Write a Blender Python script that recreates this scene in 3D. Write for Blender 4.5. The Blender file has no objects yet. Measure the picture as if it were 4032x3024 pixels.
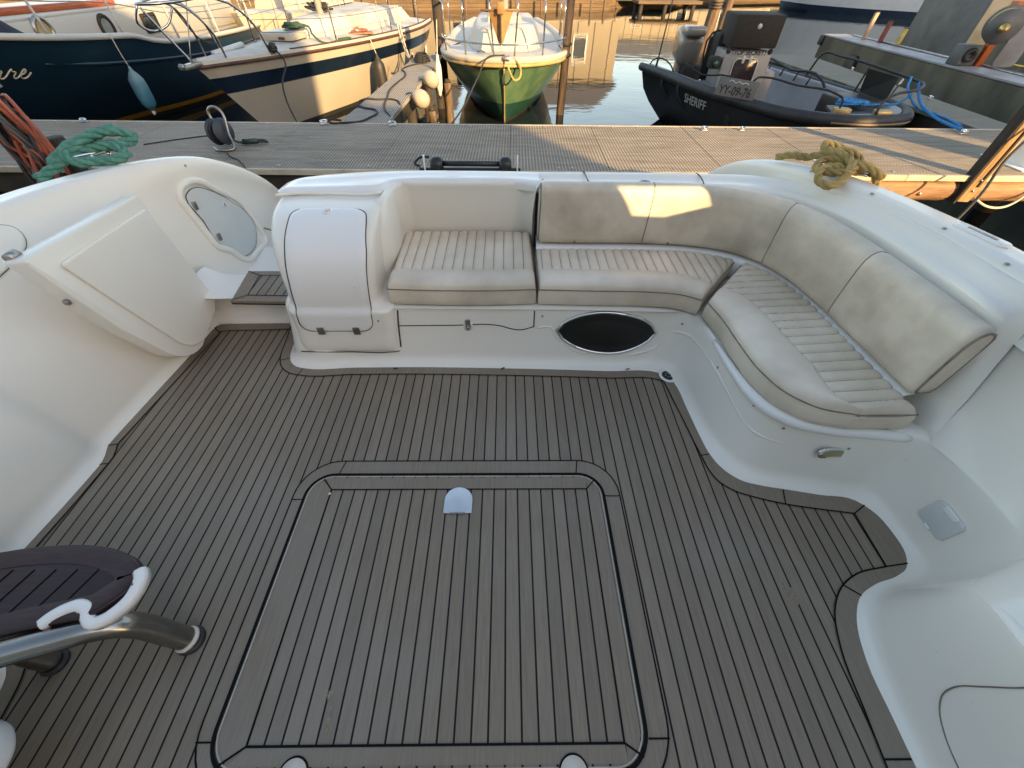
import bpy, bmesh, math, random
from mathutils import Vector, Matrix
random.seed(7)
R = math.radians
sc = bpy.context.scene
COL = sc.collection
WATER = -0.35          # water level, cockpit sole of the near boat is z = 0
DOCK = 0.40            # top of the pier

# ------------------------------------------------------------------ materials
def newmat(name):
    m = bpy.data.materials.new(name); m.use_nodes = True
    nt = m.node_tree; b = nt.nodes['Principled BSDF']
    return m, nt, b
def mix(nt, fac, a, b, mode='MIX'):
    n = nt.nodes.new('ShaderNodeMix'); n.data_type = 'RGBA'; n.blend_type = mode
    for i, v in ((0, fac), (6, a), (7, b)):
        if hasattr(v, 'is_linked') or hasattr(v, 'links'): nt.links.new(v, n.inputs[i])
        elif i == 0: n.inputs[0].default_value = v
        else: n.inputs[i].default_value = (*v, 1) if len(v) == 3 else v
    return n.outputs[2]
def math_(nt, op, a, b=None, c=None):
    n = nt.nodes.new('ShaderNodeMath'); n.operation = op
    for i, v in enumerate((a, b, c)):
        if v is None: continue
        if isinstance(v, (int, float)): n.inputs[i].default_value = v
        else: nt.links.new(v, n.inputs[i])
    return n.outputs[0]
def coords(nt, scale=(1, 1, 1), rot=(0, 0, 0), loc=(0, 0, 0)):
    t = nt.nodes.new('ShaderNodeTexCoord'); mp = nt.nodes.new('ShaderNodeMapping')
    mp.inputs['Scale'].default_value = scale; mp.inputs['Rotation'].default_value = rot
    mp.inputs['Location'].default_value = loc
    nt.links.new(t.outputs['Object'], mp.inputs[0]); return mp.outputs[0]
def noise(nt, vec, scale=5, detail=4, rough=.55, dist=0):
    n = nt.nodes.new('ShaderNodeTexNoise'); n.inputs['Scale'].default_value = scale
    n.inputs['Detail'].default_value = detail; n.inputs['Roughness'].default_value = rough
    n.inputs['Distortion'].default_value = dist
    nt.links.new(vec, n.inputs['Vector']); return n.outputs[0]
def ramp(nt, fac, stops):
    n = nt.nodes.new('ShaderNodeValToRGB'); e = n.color_ramp.elements
    while len(e) < len(stops): e.new(.5)
    for i, (p, c) in enumerate(stops):
        e[i].position = p; e[i].color = (c, c, c, 1) if isinstance(c, (int, float)) else (*c, 1)
    nt.links.new(fac, n.inputs[0]); return n.outputs[0]
def bump(nt, b, h, strength=.3, dist=.01):
    n = nt.nodes.new('ShaderNodeBump'); n.inputs['Strength'].default_value = strength
    n.inputs['Distance'].default_value = dist
    nt.links.new(h, n.inputs['Height']); nt.links.new(n.outputs[0], b.inputs['Normal'])
def mat(name, c1, c2=None, scale=6, rough=.5, metal=0, sc3=(1, 1, 1), lo=.35, hi=.65, bmp=0, bdist=.004, bscale=None, coat=0, rough2=None, detail=5, rot=(0,0,0)):
    m, nt, b = newmat(name); v = coords(nt, sc3, rot)
    n1 = noise(nt, v, scale, detail)
    if c2: nt.links.new(mix(nt, ramp(nt, n1, [(lo, 0.), (hi, 1.)]), c1, c2), b.inputs['Base Color'])
    else: b.inputs['Base Color'].default_value = (*c1, 1)
    b.inputs['Roughness'].default_value = rough; b.inputs['Metallic'].default_value = metal
    b.inputs['Coat Weight'].default_value = coat; b.inputs['Coat Roughness'].default_value = .08
    if rough2 is not None:
        nt.links.new(ramp(nt, noise(nt, v, scale*.6, 3), [(.35, rough), (.65, rough2)]), b.inputs['Roughness'])
    if bmp:
        bump(nt, b, noise(nt, v, bscale or scale*4, 4), bmp, bdist)
    return m

PITCH = .04955; PX0 = -.753
def teak(name, lines=True, axis='X', x0=PX0, pitch=PITCH, w=.0062, tint=(1, 1, 1)):
    m, nt, b = newmat(name)
    t = nt.nodes.new('ShaderNodeTexCoord'); s = nt.nodes.new('ShaderNodeSeparateXYZ')
    nt.links.new(t.outputs['Object'], s.inputs[0]); ax = s.outputs[axis]
    st = (26, 1.6, 1) if axis == 'X' else (1.6, 26, 1)
    g1 = noise(nt, coords(nt, st), 5, 6, .6); g2 = noise(nt, coords(nt, (st[0]*4, st[1]*4, 1)), 8, 4, .6)
    g3 = noise(nt, coords(nt), 1.3, 4, .6, .5)
    dk = tuple(.125*a*q for a, q in zip((1.26, 1., .72), tint)); lt = tuple(.225*a*q for a, q in zip((1.25, 1., .72), tint))
    base = mix(nt, ramp(nt, g1, [(.2, 0.), (.85, 1.)]), dk, lt)
    base = mix(nt, math_(nt, 'MULTIPLY', ramp(nt, g2, [(.35, 0.), (.7, 1.)]), .4), base, (.20, .16, .115))
    # worn, bleached and damp areas of the planking
    base = mix(nt, math_(nt, 'MULTIPLY', ramp(nt, g3, [(.48, 0.), (.62, 1.)]), .42), base, (.245, .215, .17))
    h = None
    if lines:
        k = math_(nt, 'DIVIDE', math_(nt, 'SUBTRACT', ax, x0), pitch)
        fr = math_(nt, 'FRACT', math_(nt, 'ADD', k, 100.0)); fl = math_(nt, 'FLOOR', k)
        wn = nt.nodes.new('ShaderNodeTexWhiteNoise'); wn.noise_dimensions = '1D'; nt.links.new(fl, wn.inputs['W'])
        base = mix(nt, 1., base, ramp(nt, wn.outputs[0], [(0, .90), (1, 1.09)]), 'MULTIPLY')
        d = math_(nt, 'ABSOLUTE', math_(nt, 'SUBTRACT', fr, .5))
        line = math_(nt, 'GREATER_THAN', d, .5-.5*w/pitch)
        base = mix(nt, line, base, (.003, .003, .003)); h = line
        b.inputs['Specular IOR Level'].default_value = .5
    nt.links.new(base, b.inputs['Base Color'])
    rg = ramp(nt, g3, [(.40, .62), (.56, .40)])
    if h is not None: rg = math_(nt, 'MAXIMUM', rg, math_(nt, 'MULTIPLY', h, .9))
    nt.links.new(rg, b.inputs['Roughness'])
    b.inputs['Specular IOR Level'].default_value = .55
    hh = math_(nt, 'MULTIPLY', g2, .25)
    if h is not None: hh = math_(nt, 'SUBTRACT', hh, h)
    bump(nt, b, hh, .35, .0015)
    return m

def gelcoat(name, c, c2=None, rough=.22):
    m, nt, b = newmat(name); v = coords(nt)
    n1 = noise(nt, v, 1.1, 1, .4)
    c2 = c2 or tuple(x*k for x, k in zip(c, (.975, .965, .95)))
    col = mix(nt, ramp(nt, n1, [(.25, 0.), (.85, 1.)]), c, c2)
    n3 = noise(nt, v, 85, 2, .5)
    col = mix(nt, math_(nt, 'MULTIPLY', ramp(nt, n3, [(.77, 0.), (.82, 1.)]), .5), col, (.36, .31, .24))
    nt.links.new(col, b.inputs['Base Color'])
    b.inputs['Roughness'].default_value = rough+.04
    b.inputs['Specular IOR Level'].default_value = .5
    return m

M = {}
M['gel'] = gelcoat('gelcoat_cream', (.82, .785, .705))
M['gelw'] = gelcoat('gelcoat_white', (.81, .80, .775), rough=.16)
M['teak'] = teak('teak_planks'); M['teakm'] = teak('teak_margin', lines=False)
M['teaks'] = teak('teak_step', x0=-1.46, pitch=.05)
M['caulk'] = mat('black_caulk', (.006, .006, .006), rough=.8); M['caulk'].node_tree.nodes['Principled BSDF'].inputs['Specular IOR Level'].default_value = .15
M['seam'] = mat('dark_seam', (.05, .045, .04), rough=.7)
M['vinyl'] = mat('cushion_vinyl', (.74, .655, .53), (.50, .425, .325), 3.2, .42, lo=.38, hi=.74, bmp=.12, bdist=.0012, bscale=130, detail=7)
M['vinyl_dirty'] = mat('cushion_vinyl_grey', (.68, .60, .48), (.45, .385, .295), 4.5, .45, lo=.40, hi=.70, bmp=.12, bdist=.0012, bscale=130, detail=7)
M['piping'] = mat('piping', (.26, .22, .17), (.16, .13, .10), 20, .5)
M['thread'] = mat('seam_thread', (.17, .145, .12), rough=.7)
M['steel'] = mat('stainless', (.55, .54, .52), (.40, .39, .38), 8, .16, 1.0)
M['steelr'] = mat('worn_steel', (.42, .41, .39), (.30, .28, .26), 20, .38, 1.0)
M['chrome'] = mat('chrome', (.72, .72, .72), rough=.07, metal=1.0)
M['rubber'] = mat('black_rubber', (.016, .016, .017), (.03, .03, .032), 10, .55)
M['black'] = mat('black_plastic', (.013, .013, .014), rough=.3)
M['dark'] = mat('dark_inside', (.012, .011, .011), rough=.6)
M['lam'] = mat('grey_panel', (.60, .62, .60), (.56, .58, .56), 5, .35)
M['mahog'] = mat('dark_mahogany', (.030, .010, .008), (.014, .006, .006), 6, .38, sc3=(3, 20, 3), bmp=.1)
M['mahog2'] = mat('mahogany_edge', (.045, .016, .012), (.022, .009, .008), 6, .35, sc3=(3, 20, 3))
M['hole'] = mat('pale_cap', (.62, .55, .47), rough=.35)

# ------------------------------------------------------------------ object helpers
def root(name, label, cat, loc=(0, 0, 0), group=None, rz=0):
    o = bpy.data.objects.new(name, None); COL.objects.link(o)
    o.empty_display_size = .2; o.location = loc; o.rotation_euler = (0, 0, rz)
    tagp(o, label, cat, group); return o
def tagp(o, label=None, cat=None, group=None, kind=None):
    if label: o['label'] = label
    if cat: o['category'] = cat
    if group: o['group'] = group
    if kind: o['kind'] = kind
    return o
def obj(name, vf, m, parent=None, smooth=True, sharp=None, local=False, label=None):
    """one mesh object; vertices are given in scene metres (or in the parent's frame when local=True)"""
    me = bpy.data.meshes.new(name)
    if isinstance(vf, bmesh.types.BMesh):
        vf.normal_update(); vf.to_mesh(me); vf.free()
    else:
        me.from_pydata([tuple(v) for v in vf[0]], [], [tuple(f) for f in vf[1]]); me.update()
    if isinstance(m, (list, tuple)):
        for q in m: me.materials.append(q)
    else: me.materials.append(m)
    o = bpy.data.objects.new(name, me); COL.objects.link(o)
    if parent is not None:
        o.parent = parent
        if not local:
            top = parent
            while top.parent: top = top.parent
            if top.type == 'EMPTY':
                me.transform(Matrix.LocRotScale(top.location, top.rotation_euler, None).inverted())
    if smooth:
        me.shade_smooth()
        if sharp is not None: me.set_sharp_from_angle(angle=R(sharp))
    if label: o['label'] = label
    return o

def V3(*a): return Vector(a[0] if len(a) == 1 else a)
def cr(pts, n=6, closed=False):
    """Catmull-Rom through the points"""
    P = [Vector(p) for p in pts]; out = []; N = len(P)
    rng = range(N if closed else N-1)
    for i in rng:
        p1, p2 = P[i], P[(i+1) % N]
        p0 = P[i-1] if (i > 0 or closed) else p1*2-p2
        p3 = P[(i+2) % N] if (i+2 < N or closed) else p2*2-p1
        d1 = max((p2-p1).length, 1e-6); d0 = max((p1-p0).length, 1e-6); d2 = max((p3-p2).length, 1e-6)
        m1 = (p2-p1)/d1-(p2-p0)/(d0+d1)+(p1-p0)/d0; m2 = (p3-p2)/d2-(p3-p1)/(d1+d2)+(p2-p1)/d1
        m1 *= d1; m2 *= d1
        for k in range(n):
            t = k/n; t2 = t*t; t3 = t2*t
            out.append(p1*(2*t3-3*t2+1)+m1*(t3-2*t2+t)+p2*(-2*t3+3*t2)+m2*(t3-t2))
    if not closed: out.append(P[-1].copy())
    return out
def grid(rows, closed_u=False, closed_v=False, flip=False):
    nv, nu = len(rows), len(rows[0]); vs = [p for r in rows for p in r]; fs = []
    for i in range(nv if closed_v else nv-1):
        for j in range(nu if closed_u else nu-1):
            a = i*nu+j; b = i*nu+(j+1) % nu; c = ((i+1) % nv)*nu+(j+1) % nu; d = ((i+1) % nv)*nu+j
            fs.append((a, d, c, b) if flip else (a, b, c, d))
    return vs, fs
def join(*vfs):
    vs, fs = [], []
    for v, f in vfs:
        o = len(vs); vs += list(v); fs += [tuple(i+o for i in q) for q in f]
    return vs, fs
def tube(pts, r, seg=10, n=0, closed=False, caps=True):
    P = cr(pts, n, closed) if n else [Vector(p) for p in pts]
    N = len(P); rad = r if isinstance(r, (list, tuple)) else None
    rings = []; prev = None
    for i, p in enumerate(P):
        a = P[i-1] if (i > 0 or closed) else P[i]; b = P[(i+1) % N] if (i < N-1 or closed) else P[i]
        t = (b-a).normalized() if (b-a).length > 1e-9 else Vector((0, 0, 1))
        if prev is None:
            u = t.cross(Vector((0, 0, 1)))
            if u.length < .1: u = t.cross(Vector((0, 1, 0)))
        else: u = prev-t*prev.dot(t)
        u.normalize(); prev = u; w = t.cross(u)
        rr = r
        if rad:
            q = i/(N-1)*(len(rad)-1); k = min(int(q), len(rad)-2); rr = rad[k]+(rad[k+1]-rad[k])*(q-k)
        rings.append([p+(u*math.cos(2*math.pi*k/seg)+w*math.sin(2*math.pi*k/seg))*rr for k in range(seg)])
    vs, fs = grid(rings, closed_u=True, closed_v=closed, flip=True)
    if caps and not closed:
        fs.append(tuple(range(seg))[::-1] if False else tuple(range(seg))); fs.append(tuple(reversed(range(len(vs)-seg, len(vs)))))
    return vs, fs
def lathe(prof, c=(0, 0, 0), seg=24, axis=(0, 0, 1)):
    """prof: (radius, height) pairs along the axis"""
    q = Vector((0, 0, 1)).rotation_difference(Vector(axis).normalized()); c = Vector(c)
    rows = [[c+q @ Vector((r*math.cos(2*math.pi*k/seg), r*math.sin(2*math.pi*k/seg), h)) for k in range(seg)] for r, h in prof]
    vs, fs = grid(rows, closed_u=True)
    fs.append(tuple(reversed(range(seg)))); fs.append(tuple(range(len(vs)-seg, len(vs))))
    return vs, fs
def box(c, s, bev=0, rz=0, rx=0, ry=0, seg=2):
    bm = bmesh.new(); bmesh.ops.create_cube(bm, size=1)
    bmesh.ops.scale(bm, vec=s, verts=bm.verts)
    if bev: bmesh.ops.bevel(bm, geom=bm.edges[:], offset=bev, segments=seg, profile=.5, affect='EDGES')
    mt = Matrix.Translation(c) @ Matrix.Rotation(rz, 4, 'Z') @ Matrix.Rotation(ry, 4, 'Y') @ Matrix.Rotation(rx, 4, 'X')
    bm.transform(mt); vs = [v.co.copy() for v in bm.verts]
    bm.verts.index_update(); fs = [tuple(v.index for v in f.verts) for f in bm.faces]; bm.free(); return vs, fs
def prism(poly, z0, z1, bev=0, seg=2, frame=None):
    """polygon (x,y) extruded z0..z1 with bevelled rims; frame = 4x4 matrix that places it"""
    bm = bmesh.new(); vs = [bm.verts.new((p[0], p[1], z0)) for p in poly]
    f = bm.faces.new(vs); bm.normal_update()
    if f.normal.z > 0: f.normal_flip()
    r = bmesh.ops.extrude_face_region(bm, geom=[f]); up = [v for v in r['geom'] if isinstance(v, bmesh.types.BMVert)]
    for v in up: v.co.z = z1
    bmesh.ops.recalc_face_normals(bm, faces=bm.faces[:])
    if bev:
        ed = [e for e in bm.edges if abs(e.verts[0].co.z-e.verts[1].co.z) < 1e-6]
        bmesh.ops.bevel(bm, geom=ed, offset=bev, segments=seg, profile=.5, affect='EDGES')
    if frame is not None: bm.transform(frame)
    bm.verts.index_update(); o = [v.co.copy() for v in bm.verts]; fs = [tuple(v.index for v in f.verts) for f in bm.faces]
    bm.free(); return o, fs
def fill(poly, z):
    """flat polygon"""
    bm = bmesh.new(); vs = [bm.verts.new((p[0], p[1], z)) for p in poly]; f = bm.faces.new(vs)
    bm.normal_update()
    if f.normal.z < 0: f.normal_flip()
    bmesh.ops.triangulate(bm, faces=bm.faces[:], ngon_method='EAR_CLIP')
    bm.verts.index_update(); o = [v.co.copy() for v in bm.verts]; fs = [tuple(v.index for v in f.verts) for f in bm.faces]
    bm.free(); return o, fs
def rrect(x0, y0, x1, y1, r, n=5):
    out = []
    for cx, cy, a0 in ((x1-r, y0+r, -90), (x1-r, y1-r, 0), (x0+r, y1-r, 90), (x0+r, y0+r, 180)):
        for k in range(n+1):
            a = R(a0+90*k/n); out.append((cx+r*math.cos(a), cy+r*math.sin(a)))
    return out
def off2(pts, d, closed=False):
    """offset a 2-D polyline to its left by d"""
    out = []; N = len(pts)
    for i in range(N):
        a = Vector(pts[i-1][:2]) if (i > 0 or closed) else None; p = Vector(pts[i][:2])
        b = Vector(pts[(i+1) % N][:2]) if (i < N-1 or closed) else None
        n = Vector((0, 0))
        if a is not None and (p-a).length > 1e-9: t = (p-a).normalized(); n += Vector((-t.y, t.x))
        if b is not None and (b-p).length > 1e-9: t = (b-p).normalized(); n += Vector((-t.y, t.x))
        n.normalize(); out.append((p.x+n.x*d, p.y+n.y*d))
    return out
def ribbon(pts, w, z, closed=False):
    """flat strip of width w centred on a 2-D polyline"""
    a = off2(pts, w/2, closed); b = off2(pts, -w/2, closed)
    return grid([[(x, y, z) for x, y in b], [(x, y, z) for x, y in a]], closed_u=closed)
def text(body, size, frame, m, name, parent, depth=.002, align='LEFT', sx=1, off=0):
    cu = bpy.data.curves.new(name, 'FONT'); cu.body = body; cu.size = size; cu.extrude = depth/2; cu.align_x = align
    cu.offset = off; cu.resolution_u = 3
    t = bpy.data.objects.new(name, cu); COL.objects.link(t)
    dg = bpy.context.evaluated_depsgraph_get(); me = bpy.data.meshes.new_from_object(t.evaluated_get(dg))
    bpy.data.objects.remove(t); me.transform(frame @ Matrix.Diagonal((sx, 1, 1, 1)))
    me.materials.clear(); me.materials.append(m)
    o = bpy.data.objects.new(name, me); COL.objects.link(o)
    if parent:
        o.parent = parent; top = parent
        while top.parent: top = top.parent
        if top.type == 'EMPTY': me.transform(Matrix.LocRotScale(top.location, top.rotation_euler, None).inverted())
    return o
def frame(o, x, up):
    """matrix with origin o, local x along x, local z (normal) along up"""
    x = Vector(x).normalized(); z = Vector(up); z = (z-x*z.dot(x)).normalized(); y = z.cross(x)
    return Matrix(((x.x, y.x, z.x, o[0]), (x.y, y.y, z.y, o[1]), (x.z, y.z, z.z, o[2]), (0, 0, 0, 1)))
def rope(pts, r, n=8, strands=3, lay=None, seg=6, closed=False):
    """laid rope: strands twisted round the path"""
    P = cr(pts, n, closed); lay = lay or r*7
    # resample evenly
    L = [0]
    for a, b in zip(P, P[1:]): L.append(L[-1]+(b-a).length)
    step = r*.9; cnt = max(4, int(L[-1]/step)); Q = []; k = 0
    for i in range(cnt+1):
        s = L[-1]*i/cnt
        while k < len(L)-2 and L[k+1] < s: k += 1
        t = (s-L[k])/max(L[k+1]-L[k], 1e-9); Q.append(P[k].lerp(P[k+1], min(max(t, 0), 1)))
    out = []; prev = None; fr = []
    for i, p in enumerate(Q):
        t = (Q[min(i+1, len(Q)-1)]-Q[max(i-1, 0)]).normalized()
        if prev is None:
            u = t.cross(Vector((0, 0, 1)))
            if u.length < .1: u = t.cross(Vector((1, 0, 0)))
        else: u = prev-t*prev.dot(t)
        u.normalize(); prev = u; fr.append((p, u, t.cross(u)))
    for s in range(strands):
        path = []
        for i, (p, u, w) in enumerate(fr):
            a = 2*math.pi*(s/strands+i*L[-1]/cnt/lay)
            path.append(p+(u*math.cos(a)+w*math.sin(a))*r*.52)
        out.append(tube(path, r*.56, seg))
    return join(*out)
def setmat(o, idx_fn):
    for p in o.data.polygons: p.material_index = idx_fn(p)
def screw(c, n, parent, r=.006):
    obj('screw', lathe([(r*.2, 0), (r, 0), (r, .0015), (r*.55, .003), (r*.5, .0015), (.0001, .0015)], c, 12, n), M['steelr'], parent)
# ------------------------------------------------------------------ camera, sky, sun
cam = bpy.data.cameras.new('camera'); co = bpy.data.objects.new('camera', cam); COL.objects.link(co); sc.camera = co
TH = math.atan(1672/1550); YAW = R(.85); ROLL = .010
c_, s_ = math.cos(YAW), math.sin(YAW)
R0 = Vector((c_, -s_, 0)); F0 = Vector((math.cos(TH)*s_, math.cos(TH)*c_, -math.sin(TH))); D0 = Vector((-math.sin(TH)*s_, -math.sin(TH)*c_, -math.cos(TH)))
rx = R0*math.cos(ROLL)-D0*math.sin(ROLL); dn = R0*math.sin(ROLL)+D0*math.cos(ROLL)
co.matrix_world = Matrix(((rx.x, -dn.x, -F0.x, 0), (rx.y, -dn.y, -F0.y, 0), (rx.z, -dn.z, -F0.z, 1.55), (0, 0, 0, 1)))
cam.lens = 1550/4032*36; cam.sensor_width = 36; cam.clip_start = .02; cam.clip_end = 2000

SUN_DIR = Vector((.53, -.848, 0)).normalized(); ELEV = R(19)
w = bpy.data.worlds.new('World'); sc.world = w; w.use_nodes = True
nt = w.node_tree; bg = nt.nodes['Background']; sky = nt.nodes.new('ShaderNodeTexSky'); sky.sky_type = 'NISHITA'
sky.sun_disc = False; sky.sun_elevation = ELEV; sky.sun_rotation = math.atan2(SUN_DIR.x, SUN_DIR.y)
sky.air_density = 1.0; sky.dust_density = 1.0; sky.ozone_density = 1.0
wb_ = nt.nodes.new('ShaderNodeMix'); wb_.data_type = 'RGBA'; wb_.blend_type = 'MULTIPLY'; wb_.inputs[0].default_value = 1   # the photograph's warm white balance
nt.links.new(sky.outputs[0], wb_.inputs[6]); wb_.inputs[7].default_value = (1.0, .845, .70, 1)
nt.links.new(wb_.outputs[2], bg.inputs[0]); bg.inputs[1].default_value = .09
sun = bpy.data.lights.new('sun', 'SUN'); so = bpy.data.objects.new('sun', sun); COL.objects.link(so)
sun.energy = 2.2; sun.angle = R(.5); sun.color = (1, .66, .30)
d = Vector((SUN_DIR.x*math.cos(ELEV), SUN_DIR.y*math.cos(ELEV), math.sin(ELEV)))
so.rotation_euler = d.to_track_quat('Z', 'Y').to_euler(); so.location = (8, -10, 6)
sc.view_settings.view_transform = 'Standard'; sc.view_settings.look = 'None'; sc.view_settings.gamma = 1
sc.view_settings.exposure = 2.55; sc.view_settings.use_curve_mapping = False
sc.cycles.max_bounces = 8; sc.cycles.use_denoising = True; sc.cycles.caustics_reflective = False; sc.cycles.caustics_refractive = False
# ------------------------------------------------------------------ the near motor boat: sole and hatch
boat = root('motor_boat', 'cream motor boat with grey teak cockpit sole and wrap-round seat, filling the foreground', 'boat')

# inner edge of the moulding where it meets the sole, from forward right, aft, across and forward left
FR = [(1.13, -.9), (1.145, -.40), (1.152, -.05), (1.157, .05), (1.166, .20), (1.204, .318), (1.26, .391), (1.348, .436), (1.443, .463),
      (1.498, .492), (1.530, .545), (1.534, .625), (1.517, .70), (1.465, .758), (1.33, .783), (1.203, .808), (1.09, .830), (1.02, .853), (.96, .911), (.927, .996),
      (.918, 1.073), (.907, 1.26), (.893, 1.44), (.875, 1.49), (.837, 1.511), (.55, 1.527), (.264, 1.540), (-.12, 1.552), (-.509, 1.559), (-.85, 1.556), (-1.134, 1.552),
      (-1.180, 1.566), (-1.220, 1.60), (-1.247, 1.66), (-1.257, 1.72), (-1.271, 1.823), (-1.29, 1.93)]
FL = [(-1.30, 1.935), (-1.55, 1.925), (-1.745, 1.912), (-1.785, 1.900), (-1.803, 1.86), (-1.815, 1.634), (-1.832, 1.421), (-1.856, 1.10), (-1.856, 1.045), (-1.835, .99), (-1.824, .956),
      (-1.836, .75), (-1.853, .587), (-1.862, .50), (-1.80, .40), (-1.67, .255), (-1.585, .18), (-1.56, .08), (-1.55, -.3), (-1.55, -.9)]
fr3 = cr([(x, y, 0) for x, y in FR], 5); fl3 = cr([(x, y, 0) for x, y in FL], 4)
sole = [(p.x, p.y) for p in fr3]+[(p.x, p.y) for p in fl3]
# hatch opening
HX0, HX1, HY0, HY1 = -.862, .410, -.055, .893
obj('deck_sole', fill(off2(sole, -.03), 0), M['teak'], boat, smooth=False)

def margin(line, wd, z, a, b, cuts=(), extra_end=False):
    """margin board following the edge line between fractions a..b, with caulk along its inner side and across at the cuts"""
    n = len(line); seg = line[int(a*(n-1)):int(b*(n-1))+1]
    inn = off2(seg, wd)
    board = grid([[(x, y, z) for x, y in off2(seg, -.03)], [(x, y, z) for x, y in inn]])
    ck = [ribbon(inn, .0052, z+.0012)]
    for c in cuts:
        i = min(len(seg)-1, int(c*(len(seg)-1))); p, q = seg[i], inn[i]
        ck.append(ribbon([p, q], .0042, z+.0016))
    return board, join(*ck)
L2 = [(p.x, p.y) for p in fr3]
def near(line, x, y): return min(range(len(line)), key=lambda i: (line[i][0]-x)**2+(line[i][1]-y)**2)
boards, caulks = [], []
def mboard(line, i0, i1, wd, cuts, z=.003, taper=None):
    seg = line[i0:i1+1]; wds = [wd]*len(seg)
    inn = off2(seg, wd)
    boards.append(grid([[(x, y, z) for x, y in off2(seg, -.028)], [(x, y, z) for x, y in inn]], flip=False))
    caulks.append(ribbon(inn, .0052, z+.0012))
    for cx, cy in cuts:
        i = near(seg, cx, cy); caulks.append(ribbon([seg[i], inn[i]], .0045, z+.0016))
iA = near(L2, 1.534, .60); iB = near(L2, .893, 1.44); iC = near(L2, -.85, 1.556)
IN_A = [(p.x, p.y) for p in cr([(1.066, -.9, 0), (1.068, -.40, 0), (1.071, -.048, 0), (1.083, .067, 0), (1.104, .238, 0), (1.146, .347, 0), (1.211, .421, 0), (1.299, .469, 0), (1.426, .494, 0)], 5)]
IN_C = [(p.x, p.y) for p in cr([(1.431, .703, 0), (1.30, .722, 0), (1.172, .744, 0), (1.05, .777, 0), (.964, .813, 0), (.918, .858, 0), (.900, .905, 0), (.888, .988, 0), (.868, 1.20, 0), (.841, 1.461, 0)], 5)]
iD = near(L2, .893, 1.44); outer = off2(L2[:iD+1], -.028)
boards.append(fill(outer+(IN_A+IN_C)[::-1], .003))
for q in (IN_A, [(1.426, .494), (1.431, .703)], IN_C): caulks.append(ribbon(q, .0056, .0042))
for a, b in (((1.426, .494), (1.515, .505)), ((1.431, .703), (1.500, .742)), ((1.225, .430), (1.270, .395)), ((1.069, -.03), (1.152, -.03)), ((.889, .985), (.927, .99)), ((1.165, .746), (1.185, .812))):
    caulks.append(ribbon([a, b], .0048, .0047))
mboard(L2, near(L2, .875, 1.49), len(L2)-1, .050, [(-1.13, 1.552), (-1.235, 1.63)])
LL = [(p.x, p.y) for p in fl3]
mboard(LL, 0, near(LL, -1.77, 1.905), .042, [], z=.0035)
IL = [(-1.741, 1.866), (-1.765, 1.62), (-1.795, 1.30), (-1.818, 1.055)]; IM = [(-1.818, 1.055), (-1.804, 1.025), (-1.790, .985), (-1.790, .948)]
IN_ = [(p.x, p.y) for p in cr([(-1.790, .948, 0), (-1.800, .75, 0), (-1.812, .552, 0), (-1.808, .50, 0), (-1.765, .435, 0), (-1.64, .30, 0), (-1.54, .20, 0), (-1.51, .08, 0), (-1.50, -.3, 0), (-1.50, -.9, 0)], 5)]
iE = near(LL, -1.80, 1.89); outer = off2(LL[iE:], -.028)
boards.append(fill(outer+(IL+IM[1:]+IN_[1:])[::-1], .003))
for q in (IL, IM, IN_): caulks.append(ribbon(q, .0052, .0042))
for a, b in (((-1.818, 1.055), (-1.870, 1.045)), ((-1.790, .950), (-1.838, .945))): caulks.append(ribbon([a, b], .0048, .0047))
caulks.append(ribbon([(-1.738, 1.85), (-1.80, 1.91)], .0045, .006))
# surround of the engine hatch
def hsur(d, r): return rrect(HX0-d, -1.2, HX1+d, HY1+d, r, 8)
o_out = rrect(HX0-.045, HY0-.045, HX1+.065, HY1+.066, .165, 9); o_in = rrect(HX0-.001, HY0-.001, HX1+.001, HY1+.001, .105, 9)
boards.append(grid([[(x, y, .003) for x, y in o_in], [(x, y, .003) for x, y in o_out]], closed_u=True, flip=True))
caulks.append(ribbon(o_out, .0052, .0042, True))
for a, b in (((-.905, .774), (-.858, .774)), ((.405, .785), (.475, .785)), ((-.745, .89), (-.730, .957)), ((.300, .89), (.312, .957)), ((-.905, .02), (-.86, .02)), ((.41, .019), (.473, .019))):
    caulks.append(ribbon([a, b], .0045, .0046))
obj('margin_board', join(*boards), M['teakm'], boat, smooth=False)
obj('caulking', join(*caulks), M['caulk'], boat, smooth=False)
# the hatch itself
hatch = obj('engine_hatch', fill(rrect(HX0+.016, HY0+.016, HX1-.016, HY1-.016, .09, 9), .0062), M['teak'], boat, smooth=False)
obj('hatch_gap', ribbon(rrect(HX0+.003, HY0+.003, HX1-.003, HY1-.003, .102, 9), .011, .0058, True), M['caulk'], hatch, smooth=False)
rim = rrect(HX0+.014, HY0+.014, HX1-.014, HY1-.014, .092, 9); rim3 = [(x, y, .0065) for x, y in rim]
def rimtube(pts, w_, h):
    a = off2(pts, w_, True); b = off2(pts, -w_, True)
    return grid([[(x, y, .004) for x, y in b], [(x, y, .004+h) for x, y in off2(pts, -w_*.6, True)], [(x, y, .004+h) for x, y in off2(pts, w_*.6, True)], [(x, y, .004) for x, y in a]], closed_u=True, closed_v=False)
obj('hatch_rim', rimtube(rim, .0032, .004), mat('hatch_rim_cream', (.46, .42, .35), (.36, .32, .26), 9, .5), hatch)
hi0, hi1, hj0, hj1 = -.753, .337, .010, .816
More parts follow.
